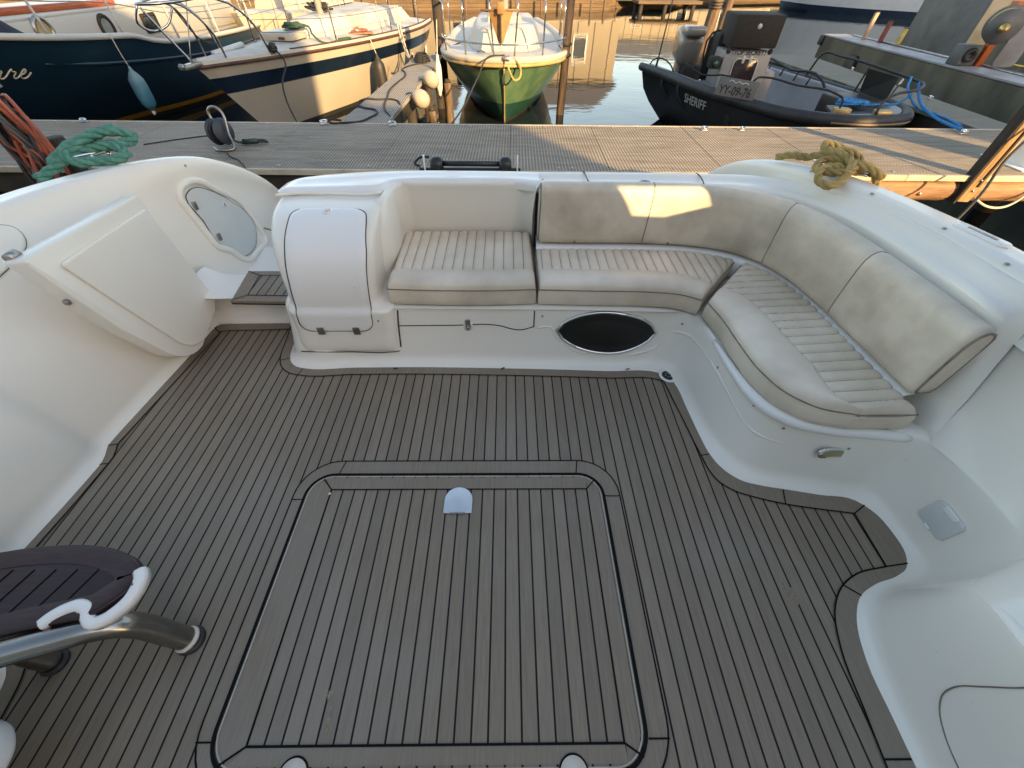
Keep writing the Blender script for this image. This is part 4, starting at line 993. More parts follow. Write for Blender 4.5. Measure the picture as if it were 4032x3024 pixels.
# ------------------------------------------------------------------ piers
def grating(name, c1, c2, c3, axis='X'):
    m, nt, b = newmat(name); t = nt.nodes.new('ShaderNodeTexCoord'); s = nt.nodes.new('ShaderNodeSeparateXYZ')
    nt.links.new(t.outputs['Object'], s.inputs[0]); v = coords(nt)
    def wave(ax, p, w_):
        f = math_(nt, 'FRACT', math_(nt, 'ADD', math_(nt, 'DIVIDE', s.outputs[ax], p), 50.)); d = math_(nt, 'ABSOLUTE', math_(nt, 'SUBTRACT', f, .5)); return ramp(nt, d, [(w_, 0.), (w_+.12, 1.)])
    a = wave(axis, .026, .16); c = wave('Y' if axis == 'X' else 'X', .042, .30)
    g = math_(nt, 'MAXIMUM', a, math_(nt, 'MULTIPLY', c, .55))
    st = coords(nt, (1, 7, 1) if axis == 'X' else (7, 1, 1)); n1 = noise(nt, st, 2.2, 6, .65, .6); n2 = noise(nt, v, .8, 4, .6)
    col = mix(nt, ramp(nt, n1, [(.36, 0.), (.66, 1.)]), c1, c2); col = mix(nt, math_(nt, 'MULTIPLY', ramp(nt, n2, [(.4, 0.), (.7, 1.)]), .5), col, c3)
    col = mix(nt, math_(nt, 'MULTIPLY', g, .62), col, (.06, .052, .042))
    nt.links.new(col, b.inputs['Base Color']); b.inputs['Roughness'].default_value = .75
    bump(nt, b, math_(nt, 'SUBTRACT', math_(nt, 'MULTIPLY', n1, .2), g), .8, .006); return m
M['grat'] = grating('pier_grating', (.42, .36, .275), (.20, .165, .12), (.50, .43, .33))
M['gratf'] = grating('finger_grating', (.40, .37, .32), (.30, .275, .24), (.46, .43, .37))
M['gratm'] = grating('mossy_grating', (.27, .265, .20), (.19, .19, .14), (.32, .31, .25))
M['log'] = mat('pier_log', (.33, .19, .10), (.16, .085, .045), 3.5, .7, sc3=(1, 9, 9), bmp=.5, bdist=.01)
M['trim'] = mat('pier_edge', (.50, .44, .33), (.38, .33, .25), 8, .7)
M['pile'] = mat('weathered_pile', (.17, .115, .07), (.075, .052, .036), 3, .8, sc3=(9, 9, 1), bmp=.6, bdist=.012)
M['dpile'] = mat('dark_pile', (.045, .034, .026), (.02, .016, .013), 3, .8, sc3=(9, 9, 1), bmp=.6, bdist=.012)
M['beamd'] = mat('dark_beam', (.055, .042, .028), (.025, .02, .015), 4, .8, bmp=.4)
PR_ = -.0137
pier = root('pier', 'long wooden pier with ribbed grey walkway panels crossing behind the near boat', 'pier', (0, 4.03, DOCK), rz=PR_)
W_ = Matrix.Translation((0, 4.03, DOCK)) @ Matrix.Rotation(PR_, 4, 'Z')
edges_x = [-9.4, -7.9, -6.4, -4.93, -3.45, -2.08, -1.05, .02, .83, 1.76, 2.62, 3.65, 5.1, 6.6, 8.1, 9.6]
for a, b_ in zip(edges_x, edges_x[1:]):
    obj('walkway_panel', box(((a+b_)/2, 0, -.02), (b_-a-.003, 1.262, .04), .003), M['grat'], pier, smooth=False, local=True)
for a, b_ in ((-9.4, -4.0), (-4.0, -1.30), (-1.30, .9), (.9, 1.75), (1.75, 3.2), (3.2, 3.72), (3.72, 5.5), (5.5, 9.6)):
    obj('edge_board', box(((a+b_)/2, -.648, -.019), (b_-a-.004, .03, .042), .003), M['trim'], pier, smooth=False, local=True)
    obj('edge_board', box(((a+b_)/2, .648, -.019), (b_-a-.004, .03, .042), .003), M['trim'], pier, smooth=False, local=True)
for y in (-.56, .52):
    obj('log_beam', tube([(.95, y, -.135), (3, y, -.13), (6, y, -.135), (9.6, y, -.135)], .092, 18, 4), M['log'] if y < 0 else M['beamd'], pier, local=True); obj('dark_beam', box((-4.22, y, -.13), (10.3, .10, .17), .008), M['beamd'], pier, local=True)  # left beam coloured darker than the log to paint in its shade
for x in (-8, -5.2, -2.6, .2, 2.9, 5.4, 8.4):
    obj('cross_beam', box((x, 0, -.30), (.16, 1.30, .16), .01), M['beamd'], pier, local=True)
    for y in (-.5, .5): obj('pile', tube([(x, y, -2.2), (x, y, -.22)], .085, 14), M['dpile'], pier, local=True)
k = 0
for x in (-8.5, -7.3, -6.1, -4.6, -3.2, -2.5, -1.85, -1.18, -.95, -.42, .36, .50, 1.02, 1.30, 1.92, 2.18, 2.85, 3.10, 3.9, 4.4):
    for y in (-.575, .585):
        obj('bolt_head', lathe([(.016, 0), (.014, .004), (.0001, .005)], (x+.03*(k % 3), y, .0005), 10), M['steelr'], pier, local=True); k += 1
for x in (-1.55, -1.40, -1.20, -1.05, 1.9, 3.4): obj('bolt_head', lathe([(.016, 0), (.012, .008), (.0001, .010)], (x, -.655, -.12-.02*(k % 2)), 10, (0, -1, 0)), M['steelr'], pier, local=True); k += 1
# mooring fittings on the pier
def ring_cleat(x, y, label, s=1., rz=0, grp='ring fittings on the pier'):
    s *= .62
    r_ = root('mooring_ring', label, 'mooring ring', (x, y, DOCK), grp)
    obj('base_plate', box((x, y, DOCK+.004), (.10*s, .05*s, .008), .002, rz=rz), M['steelr'], r_, sharp=40)
    obj('ring', tube([(x+.045*s*math.cos(a)*math.cos(rz), y+.045*s*math.cos(a)*math.sin(rz)+.012*math.sin(a), DOCK+.018+.022*s*abs(math.sin(a/2+.6))) for a in [2*math.pi*q/14 for q in range(14)]], .007, 8, closed=True), M['chrome'], r_)
ring_cleat(-4.28, 4.68, 'steel mooring ring at the far left of the pier, beyond the orange hose coil')
ring_cleat(-1.16, 4.62, 'bright steel ring where the finger pier joins, beside the green boat bow', 1.25)
ring_cleat(-1.86, 4.66, 'steel ring holding the black bow line of the white sailing boat', 1.25, .6)
ring_cleat(1.96, 4.52, 'steel ring on the sunlit far edge, left of the two near the patrol boat')
ring_cleat(2.34, 4.52, 'steel ring on the sunlit far edge, right of the two near the patrol boat', .8)
ring_cleat(4.52, 4.45, 'steel ring with the blue mooring line at the corner of the pier', 1.1)

def finger(name, label, P, cat, m, drop=.17, posts=(), mb='beamd', pl='dpile', zt=DOCK):
    (x0, y0), (x1, y1), (x2, y2), (x3, y3) = P     # near left, near right, far right, far left
    r_ = root(name, label, cat, ((x0+x1)/2, (y0+y1)/2, zt))
    obj('walkway_panel', prism([(x0, y0), (x1, y1), (x2, y2), (x3, y3)], zt-.045, zt-.003, .003), m, r_, smooth=False)
    for a, b_ in (((x0, y0), (x3, y3)), ((x1, y1), (x2, y2))):
        A, B_ = Vector((*a, 0)), Vector((*b_, 0)); s_ = 1 if a == (x0, y0) else -1
        c = [(A.x+s_*.035, A.y), (B_.x+s_*.035, B_.y), (B_.x+s_*.095, B_.y), (A.x+s_*.095, A.y)]
        obj('side_beam', prism(c if s_ > 0 else c[::-1], zt-.045-drop, zt-.047, .006), M[mb], r_, smooth=False)
    obj('end_beam', box(((x2+x3)/2, (y2+y3)/2-.04, zt-.05-drop/2), (abs(x2-x3)-.2, .07, drop-.01), .005), M[mb], r_, smooth=False)
    for x, y in posts: obj('pile', tube([(x, y, -2), (x, y, zt-.06)], .07, 12), M[pl], r_)
    return r_
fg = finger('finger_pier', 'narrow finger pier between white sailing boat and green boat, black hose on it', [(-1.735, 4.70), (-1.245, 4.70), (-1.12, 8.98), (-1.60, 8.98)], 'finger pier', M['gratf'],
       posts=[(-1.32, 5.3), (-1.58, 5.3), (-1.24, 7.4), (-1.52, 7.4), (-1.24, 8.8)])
for x, y in ((-1.30, 5.2), (-1.66, 5.6), (-1.27, 6.1), (-1.62, 6.5), (-1.30, 6.35), (-1.24, 7.2), (-1.58, 7.9)):
    obj('bolt_head', lathe([(.014, 0), (.012, .004), (.0001, .005)], (x, y, DOCK-.0025), 10), M['steelr'], fg)
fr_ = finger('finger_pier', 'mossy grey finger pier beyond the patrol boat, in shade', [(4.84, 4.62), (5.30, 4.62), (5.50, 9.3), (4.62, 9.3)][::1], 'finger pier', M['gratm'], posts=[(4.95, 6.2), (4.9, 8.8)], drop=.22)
ring_cleat(5.26, 5.9, 'steel ring on the far edge of the mossy finger pier, nearest to the viewer', 1, 1.4, 'rings on the mossy finger pier')
ring_cleat(5.42, 7.8, 'steel ring on the far edge of the mossy finger pier, furthest from the viewer', 1, 1.4, 'rings on the mossy finger pier')
M['conc'] = mat('wet_concrete', (.17, .155, .105), (.07, .065, .042), 2.2, .7, bmp=.4, bdist=.012, sc3=(1, 1, .45), lo=.3, hi=.62)
M['conct'] = mat('pontoon_deck', (.34, .33, .34), (.24, .23, .24), 2.6, .5)
def pontoon(label, P, zt, edge=True):
    r_ = root('concrete_pontoon', label, 'pontoon', (P[0][0], P[0][1], WATER))
    obj('float_body', prism(P, -.9, zt-.03, .02), M['conc'], r_, smooth=False)
    c = sum((Vector((*p, 0)) for p in P), Vector())/len(P)
    P2 = [(p[0]+(c.x-p[0])*.0+0, p[1]) for p in P]
    obj('deck_slab', prism([(x, y) for x, y in off2(P, -.02, True)], zt-.028, zt, .006), M['conct'], r_, smooth=False); return r_
pt = pontoon('long algae-stained concrete pontoon with a pale metal deck, beyond the mossy finger', [(6.56, 3.5), (7.02, 3.5), (7.34, 11.3), (6.86, 11.3)], .5)
obj('corner_fender', box((6.95, 11.30, .40), (.26, .16, .16), .02), M['rubber'], pt)
obj('tyre_fender', prism(rrect(-.16, -.20, .16, .20, .05, 3), -.05, .06, .02, frame=frame((6.80, 9.9, .12), (0, 1, 0), (-1, .1, 0))), M['rubber'], pt)
obj('rub_rail', tube([(6.99, 3.8, .51), (7.30, 11.0, .51)], .018, 8), M['steelr'], pt)
pt2 = pontoon('dark concrete pontoon at the right edge with a yellow line over it', [(10.2, 9.0), (14, 8.6), (14, 10.4), (10.3, 10.9)], .5)
for (x, y, h, c, lb) in ((7.15, 10.4, .40, (.50, .36, .24), 'pale wooden stake standing on the concrete pontoon, tallest of three'), (7.22, 10.0, .30, (.22, .06, .05), 'dark red stake standing on the concrete pontoon, middle of three'), (7.28, 9.6, .24, (.55, .45, .12), 'short yellow stake standing on the concrete pontoon')):
    q = root('stake', lb, 'stake', (x, y, .5), 'stakes on the concrete pontoon')
    obj('board', box((x, y, .5+h/2), (.07, .05, h), .005, ry=.05), mat('stake_paint', c, tuple(k_*.6 for k_ in c), 9, .7), q)
    obj('cap', box((x+.012, y, .5+h+.004), (.075, .055, .012), .003), M['beamd'], q)

# free-standing piles
def pile(x, y, r_, top, label, m='pile', lean=(0, 0), bands=()):
    q = root('mooring_pile', label, 'pile', (x, y, WATER)); dz = top-WATER
    pts = [(x-lean[0]*.3, y, -1.5)]+[(x+lean[0]*t, y+lean[1]*t, WATER+dz*t) for t in (0, .25, .5, .75, 1)]
    obj('post', tube(pts, [r_*1.05, r_*1.05, r_, r_*.97, r_*.95, r_*.93], 16, 2), M[m], q)
    obj('pile_cap', lathe([(r_*.95, 0), (r_*.6, .04), (.001, .05)], (x+lean[0], y+lean[1], top), 16), M['beamd'], q)
    for z in bands: t = (z-WATER)/dz; obj('rope_turn', tube([(x+lean[0]*t+(r_+.012)*math.cos(a), y+(r_+.012)*math.sin(a), z+.015*math.sin(a)) for a in [2*math.pi*i/16 for i in range(16)]], .012, 6, closed=True), M['rubber'], q)
pile(.944, 8.42, .066, 2.4, 'slim brown mooring pile standing in the water right of the green boat', lean=(.05, 0), bands=(.48, .62))
pile(-1.19, 9.15, .085, 2.6, 'thick dark pile at the far end of the finger pier, beside the white long fender', 'dpile', bands=(.40,))
pile(-.97, 7.85, .062, .20, 'short mossy pile stub between the finger pier and the green boat', 'pile')
pile(-1.02, 6.3, .05, .16, 'thin short pile stub close under the white round fender', 'pile')
pile(4.62, 12.2, .13, 3.0, 'thick grey pile standing behind the patrol boat engine, rope wrapped', 'pile', lean=(.15, 0), bands=(.85, .9, .95))
pile(5.05, 12.6, .09, 3.0, 'thinner grey pile just right of the thick one behind the patrol boat', 'pile', lean=(.2, 0))
# square post bolted to the pier edge
sp = root('guard_post', 'square orange-brown timber post bolted to the pier edge beside a white box', 'post', (3.78, 3.33, .2))
obj('timber', box((3.79, 3.322, 1.16), (.10, .07, 1.9), .006, ry=.035), mat('post_timber', (.36, .235, .11), (.22, .13, .06), 4, .7, sc3=(9, 9, 1), bmp=.4), sp)
obj('steel_channel', box((3.725, 3.327, 1.16), (.016, .085, 1.92), .003, ry=.035), M['dpile'], sp)
obj('steel_channel', box((3.79, 3.283, .78), (.018, .012, .9), .002, ry=.035), M['dpile'], sp)
for z in (.30, .38): obj('bolt', lathe([(.011, 0), (.009, .006), (.0001, .008)], (3.765, 3.284, z), 10, (0, -1, 0)), M['chrome'], sp)
wb = root('power_box', 'white cabinet at the right edge of the pier', 'cabinet', (4.30, 3.62, DOCK))
obj('housing', box((4.42, 3.62, .70), (.34, .34, .60), .02), M['gelw'], wb, sharp=40); obj('foot_plate', box((4.40, 3.62, .405), (.44, .42, .01), .003), M['gelw'], wb)
obj('lid', box((4.42, 3.62, 1.02), (.38, .38, .05), .015), M['lam'], wb, sharp=40)
lp_ = root('shadow_post', 'slim dark post outside the view at the right, added for its shadow stripe', 'shadow post', (4.62, 3.5, DOCK))  # unseen post added to cast a shadow stripe on the pier
obj('pole', tube([(4.62, 3.5, DOCK), (4.62, 3.5, 3.2)], .042, 12), M['dpile'], lp_); obj('post_head', lathe([(.03, 0), (.14, .05), (.12, .16), (.02, .22)], (4.62, 3.5, 3.2), 16), M['dpile'], lp_)
def line(name, label, pts, r_, m, cat='rope', n=8, grp=None, laid=False):
    q = obj(name, rope(pts, r_, n) if laid else tube(pts, r_, 7, n), m); return tagp(q, label, cat, grp)
M['ropeblk'] = mat('black_rope', (.014, .014, .015), (.03, .03, .03), 40, .7); M['ropeblue'] = mat('blue_rope', (.02, .16, .42), (.03, .25, .55), 60, .6)
M['ropegreen'] = mat('green_rope', (.06, .20, .145), (.12, .29, .22), 50, .85, bmp=.6, bdist=.003, bscale=300); M['ropeyel'] = mat('tan_rope', (.46, .34, .12), (.26, .19, .07), 14, .8, bmp=.6, bdist=.003, bscale=300)
M['hose'] = mat('orange_hose', (.42, .105, .05), (.28, .06, .035), 8, .5); M['ropewh'] = mat('white_line', (.55, .51, .42), (.40, .37, .30), 30, .7)
line('post_line', 'thin dark line tied round the square post at the pier edge', [(3.92, 3.25, .99), (3.80, 3.22, .75), (3.70, 3.18, .60), (3.52, 3.0, .38), (3.1, 2.75, .05), (2.6, 2.6, -.1)], .010, M['ropeblk'])
line('shore_cable', 'pale cable drooping below the pier edge right of the square post', [(3.84, 3.30, .24), (3.95, 3.26, .19), (4.12, 3.26, .19), (4.25, 3.30, .28), (4.3, 3.34, .37)], .009, M['ropewh'])

# ------------------------------------------------------------------ far shore
M['grass'] = mat('lawn', (.05, .10, .02), (.09, .13, .03), 3, .9, bmp=.5)
tagp(obj('far_bank', ([(-120, 29.6, -.02), (8.9, 31.4, -.02), (12, 37, -.02), (90, 62, -.02), (300, 400, -.02), (-300, 400, -.02)], [(0, 1, 2, 3, 4, 5)]), M['grass'], smooth=False), kind='structure')
M['qwood'] = mat('quay_boards', (.16, .105, .055), (.10, .065, .035), 1.6, .8, sc3=(.5, 1, 5), bmp=.4)
qw = root('quay_wall', 'low wooden quay wall of horizontal boards across the water', 'quay wall', (-3, 29.6, WATER))
QP = [(-60, 28.9), (-5.4, 29.2), (5.3, 30.3), (8.9, 35.0), (12, 37.5), (90, 63)]
for a, b_ in zip(QP, QP[1:]):
    L_ = math.hypot(b_[0]-a[0], b_[1]-a[1]); an = math.atan2(b_[1]-a[1], b_[0]-a[0])
    for k in range(3): obj('board', box(((a[0]+b_[0])/2, (a[1]+b_[1])/2, -.32+.16*k), (L_, .08+.01*(k % 2), .15), 0, rz=an), M['qwood'], qw, smooth=False)
    obj('capping', box(((a[0]+b_[0])/2, (a[1]+b_[1])/2+.03, .09), (L_, .22, .05), 0, rz=an), M['trim'], qw, smooth=False)
for x, y in [(-9+1.35*i, 28.97+.04*i) for i in range(11)]+[(5.4+.9*i, 30.3+1.2*i) for i in range(4)]:
    obj('quay_pile', tube([(x, y, -1), (x, y, .22)], .055, 8), M['pile'], qw)
jt = root('landing_stage', 'small dark wooden landing stage at the corner of the far quay', 'jetty', (8.2, 29.5, WATER))
obj('stage_deck', box((8.6, 29.6, .05), (3.4, 1.6, .12), .01), M['qwood'], jt, smooth=False)
for x, y in ((7.1, 28.95), (8.4, 28.95), (9.9, 28.95), (7.1, 30.2), (9.9, 30.2)): obj('stage_leg', tube([(x, y, -1.2), (x, y, .03)], .11, 8), M['dpile'], jt)
def cladmat(name, c1, c2, pitch):
    m, nt, b = newmat(name); t = nt.nodes.new('ShaderNodeTexCoord'); s = nt.nodes.new('ShaderNodeSeparateXYZ'); nt.links.new(t.outputs['Object'], s.inputs[0])
    f = math_(nt, 'FRACT', math_(nt, 'ADD', math_(nt, 'DIVIDE', s.outputs['X'], pitch), 50.)); g = math_(nt, 'LESS_THAN', f, .07)
    n1 = noise(nt, coords(nt, (1, 1, .2)), .9, 4)
    col = mix(nt, n1, c1, c2); nt.links.new(mix(nt, g, col, (.09, .07, .05)), b.inputs['Base Color']); b.inputs['Roughness'].default_value = .7; return m
M['clad'] = cladmat('cream_cladding', (.34, .285, .20), (.27, .225, .155), 1.05); M['rooft'] = mat('slate_roof', (.13, .13, .135), (.085, .085, .09), 3, .8, sc3=(1, 3, 3), bmp=.5); M['glassw'] = mat('window_glass', (.02, .025, .03), rough=.1)
def house(label, x0, x1, y0, y1, eave, ridge, win=()):
    h = root('waterside_house', label, 'house', ((x0+x1)/2, y0, -.02), 'houses across the harbour'); e, rg = eave+WATER, ridge+WATER
    obj('wall', box(((x0+x1)/2, (y0+y1)/2, e/2), (x1-x0, y1-y0, e), 0), M['clad'], h, smooth=False)
    ym = (y0+y1)/2; o = .35
    v_ = [(x0-o, y0-o, e-.02), (x1+o, y0-o, e-.02), (x1+o-.9, ym, rg), (x0-o+.9, ym, rg), (x0-o, y1+o, e-.02), (x1+o, y1+o, e-.02)]
    obj('roof', (v_, [(0, 1, 2, 3), (5, 4, 3, 2), (1, 5, 2), (4, 0, 3)]), M['rooft'], h, smooth=False)
    for wx, wz, ww, wh in win:
        f = obj('window', box((wx, y0-.03, wz), (ww, .08, wh), 0), M['gelw'], h, smooth=False); obj('pane', box((wx, y0-.075, wz), (ww-.16, .03, wh-.16), 0), M['glassw'], f, smooth=False)
    return h
house('cream clad house with a slate roof across the water, right of the slim pile', -2.5, 7.0, 33, 39, 3.8, 5.9, [(1.0, 1.5, 1.2, 1.3), (4.6, 1.6, .9, 1.3)])
house('cream clad house with a slate roof across the water, left one behind the sailing boats', -14, -3.5, 34, 40, 4.2, 6.2, [(-6, 1.7, 1.3, 1.3), (-10, 1.7, 1.3, 1.3)])
house('long cream clad house further off, across the open water to the right', 12, 30, 62, 70, 4.6, 6.9, [(15, 2.2, 1.2, 1.4), (20, 2.2, 1.2, 1.4), (25, 2.2, 1.2, 1.4)])
house('cream clad house furthest right across the water', 33, 52, 60, 68, 5.2, 7.6, [(38, 2.2, 1.2, 1.4)])
# ------------------------------------------------------------------ moored boats
M['bwhite'] = gelcoat('boat_white', (.50, .49, .455), (.42, .405, .36), rough=.35)
M['wgel'] = gelcoat('sailboat_gelcoat', (.50, .46, .385), (.37, .33, .26), rough=.35); M['wdeck'] = mat('sailboat_deck', (.47, .47, .455), (.27, .265, .20), 2.3, .55, lo=.42, hi=.75, detail=8)
M['navy'] = mat('navy_paint', (.006, .014, .030), (.010, .020, .040), 3, .25, coat=.5); M['bluehull'] = mat('blue_hull', (.006, .026, .048), (.009, .033, .058), 2, .38, coat=.15)
M['gold'] = mat('gold_stripe', (.42, .22, .02), (.34, .17, .02), 8, .5); M['anti'] = mat('antifouling', (.012, .013, .014), (.03, .028, .024), 6, .7)
M['green'] = mat('green_hull', (.055, .125, .068), (.125, .20, .115), 2.4, .32, sc3=(2.5, 2.5, .7), coat=.3, lo=.35, hi=.68); M['dgreen'] = mat('dark_green_hull', (.010, .045, .034), (.016, .06, .045), 4, .4)
M['rubrail'] = mat('wooden_rub_rail', (.10, .045, .03), (.05, .025, .018), 8, .6, sc3=(1, 1, 6)); M['ochre'] = mat('ochre_band', (.42, .30, .12), (.33, .22, .09), 8, .5)
M['anchor'] = mat('galvanised_anchor', (.27, .15, .05), (.19, .10, .035), 7, .6, 0)
def hull(parent, D, Wl, keel, bands, mats, n=7, name='hull'):
    """D: deck-edge points (s, half breadth, z); Wl: waterline points; keel depth; bands: list of (fraction from the sheer, material key). Local frame: bow at origin, stern along +y"""
    Dc = cr(D, n); Wc = cr(Wl, n)
    fr = [0]; 
    rows_f = []
    idx = []
    prev = 0
    for f1, key in bands:
        m_ = max(2, int((f1-prev)*14)); 
        for q in range(m_): rows_f.append((prev+(f1-prev)*q/m_, key))
        prev = f1
    rows_f.append((1., bands[-1][1]))
    keys = []; 
    for _, kk in bands:
        if kk not in keys: keys.append(kk)
    if 'anti' not in keys: keys.append('anti')
    def row(f, s):
        out = []
        for d_, w_ in zip(Dc, Wc):
            g = f+.25*f*(1-f)*.0; b_ = d_.y+(w_.y-d_.y)*(f**1.35); y_ = d_.x+(w_.x-d_.x)*f; z_ = d_.z+(w_.z-d_.z)*f
            out.append((s*b_, y_, z_))
        return out
    vs, fs, mi = [], [], []
    for s in (1, -1):
        R_ = [row(f, s) for f, _ in rows_f]+[[(s*w_.y*.55, w_.x+.02, w_.z-.22) for w_ in Wc], [(0, w_.x+.05, w_.z-keel) for w_ in Wc]]
        v_, f_ = grid(R_, flip=(s > 0)); o = len(vs); vs += v_; nu = len(Dc)-1
        for i, q in enumerate(f_):
            fs.append(tuple(k+o for k in q)); r_i = i//nu; mi.append(keys.index(rows_f[r_i][1]) if r_i < len(rows_f)-1 else keys.index('anti'))
    # stern
    me = obj(name, (vs, fs), [M[k] for k in keys], parent, local=True)
    for p, k in zip(me.data.polygons, mi): p.material_index = k
    bmx = bmesh.new(); bmx.from_mesh(me.data); bmesh.ops.remove_doubles(bmx, verts=bmx.verts[:], dist=1e-4); bmesh.ops.recalc_face_normals(bmx, faces=bmx.faces[:]); bmx.to_mesh(me.data); bmx.free(); me.data.shade_smooth(); me.data.set_sharp_from_angle(angle=R(50))
    last, lw = Dc[-1], Wc[-1]
    obj('transom', ([(last.y, last.x, last.z), (-last.y, last.x, last.z), (-lw.y, lw.x, lw.z), (lw.y, lw.x, lw.z), (0, lw.x+.05, lw.z-keel)], [(0, 3, 4, 2, 1)]), M[bands[0][1]], parent, smooth=False, local=True)
    return Dc, Wc
def deck(parent, Dc, m, inset=.02, drop=.01, camber=.03, name='deck'):
    rws = []
    for d_ in Dc:
        b_ = max(d_.y-inset, 0); rws.append([(b_*t, d_.x, d_.z-drop+camber*(1-t*t)) for t in (-1, -.85, -.5, 0, .5, .85, 1)])
    return obj(name, grid(rws, flip=False), m, parent, local=True)
def edge_band(parent, Dc, prof, m, name):
    """strip following the deck edge: prof = (outboard, dz) pairs"""
    v = []
    for s in (1, -1): v.append(grid([[(s*(d_.y+a*min(1, .35+d_.x*1.5)), d_.x-(a*.8 if d_.x < .25 else 0), d_.z+h) for d_ in Dc] for a, h in prof], flip=(s < 0)))
    return obj(name, join(*v), m, parent, local=True)
def rails(parent, segs, r_=.0125, m=None, name='rail'):
    return obj(name, join(*[tube(s, r_, 8, 4) for s in segs]), m or M['steel'], parent, local=True)
def trunk(parent, pts, z0, z1, inset, m, name='cabin', bev=.05):
    """cabin trunk: outline (x,y) at z0 drawn in at the top"""
    P = [Vector((x, y, 0)) for x, y in pts]; c = sum(P, Vector())/len(P)
    def ring(k, z): return [(p.x+(c.x-p.x)*k, p.y+(c.y-p.y)*k*.6, z(p) if callable(z) else z) for p in P]
    rg = [ring(0, z0), ring(inset*.75, z1-.07), ring(inset*.95, z1-.02), ring(inset*1.25, z1), ring(.6, z1+.02), ring(.95, z1+.03)]
    v_, f_ = grid(rg, closed_u=True); f_.append(tuple(range(len(v_)-len(P), len(v_))))
    o = obj(name, (v_, f_), m, parent, local=True, sharp=50); bmx = bmesh.new(); bmx.from_mesh(o.data); bmesh.ops.recalc_face_normals(bmx, faces=bmx.faces[:]); bmx.to_mesh(o.data); bmx.free(); o.data.shade_smooth(); o.data.set_sharp_from_angle(angle=R(35)); return o
def fender(p, L_, r_, m, label, line_to=None, tilt=(0, 0, -1), grp=None, tip=None):
    q = root('fender', label, 'fender', p, grp); ax = Vector(tilt).normalized(); p = Vector(p)
    prof = [(.004, -.02), (.018, 0), (.022, .03), (r_*.55, .07), (r_*.92, .13), (r_, .20), (r_, L_-.16), (r_*.93, L_-.08), (r_*.6, L_-.03), (.022, L_-.01), (.02, L_+.04), (.004, L_+.05)]
    obj('body', lathe(prof, p, 20, ax), m, q)
    obj('end_eye', lathe([(.012, 0), (.024, .01), (.022, .05), (.004, .06)], p+ax*L_, 12, ax), tip or M['rubber'], q)
    if line_to: obj('lanyard', tube([p+Vector((0, 0, .0)), (p+Vector(line_to))/2+Vector((0, -.01, 0)), line_to], .007, 6, 4), M['ropewh'], q)
    return q

# ---- green sailing boat, bow towards the pier
gb = root('green_sailboat', 'small green sailing boat with cream deck, bow on to the pier, anchor on its pulpit', 'sailing boat', (-.055, 7.30, 0))
D = [(0, 0, .545), (.06, .22, .54), (.16, .42, .535), (.35, .66, .53), (.62, .86, .522), (1.0, .985, .512), (1.7, 1.07, .50), (2.6, 1.10, .49), (3.8, 1.10, .49), (5.0, 1.0, .50), (6.2, .80, .52)]
Wl = [(.56, 0, WATER), (.62, .035, WATER), (.75, .10, WATER), (.95, .20, WATER), (1.25, .33, WATER), (1.6, .46, WATER), (2.2, .62, WATER), (3.0, .74, WATER), (4.0, .78, WATER), (5.0, .72, WATER), (6.0, .55, WATER)]
Dc, Wc = hull(gb, D, Wl, .5, [(.06, 'ochre'), (.66, 'green'), (.95, 'dgreen'), (1., 'anti')], None)
edge_band(gb, Dc, [(.012, -.035), (.032, -.02), (.036, .012), (.024, .040), (-.02, .046), (-.075, .040), (-.10, .012), (-.11, -.01)], M['wgel'], 'toe_rail')
edge_band(gb, Dc, [(.004, -.075), (.020, -.068), (.022, -.040), (.006, -.034)], M['ochre'], 'rub_rail')
deck(gb, Dc, M['bwhite'], .08, .0)
tc = trunk(gb, [(-.40, .95), (.40, .95), (.62, 1.6), (.70, 2.8), (.66, 4.2), (-.66, 4.2), (-.70, 2.8), (-.62, 1.6)], .50, .80, .22, M['bwhite'])
trunk(gb, [(-.30, 1.75), (.30, 1.75), (.34, 2.5), (-.34, 2.5)], .80, .90, .10, M['wgel'], 'fore_hatch')
obj('stem_strip', tube([(0, -.004, .46), (0, .20, .18), (0, .40, -.10), (0, .56, -.36)], .011, 6, 4), M['ochre'], gb, local=True)
zt = 1.16
for s in (1, -1):
    rails(gb, [[(s*.60, .66, .53), (s*.61, .60, zt)]], name='stanchion'); rails(gb, [[(s*.155, .40, .55), (s*.21, .36, zt+.03)]], name='stanchion')
    rails(gb, [[(s*.93, .92, .53), (s*.93, .92, zt)]], name='stanchion'); rails(gb, [[(s*1.06, 1.9, .50), (s*1.06, 1.9, 1.05)]], name='stanchion'); rails(gb, [[(s*1.08, 3.1, .50), (s*1.08, 3.1, 1.05)]], name='stanchion')
rails(gb, [[(-1.06, 1.9, 1.05), (-.93, .92, zt), (-.61, .58, zt+.01), (-.21, .34, zt+.03), (.0, .30, zt+.035), (.21, .34, zt+.03), (.61, .58, zt+.01), (.93, .92, zt), (1.06, 1.9, 1.05)]], .014, name='pulpit_top_rail')
rails(gb, [[(-1.00, 1.1, .74), (-.93, .80, .72), (-.5, .42, .70), (0, .32, .69), (.5, .42, .70), (.93, .80, .72), (1.00, 1.1, .74)]], .012, name='pulpit_lower_rail')
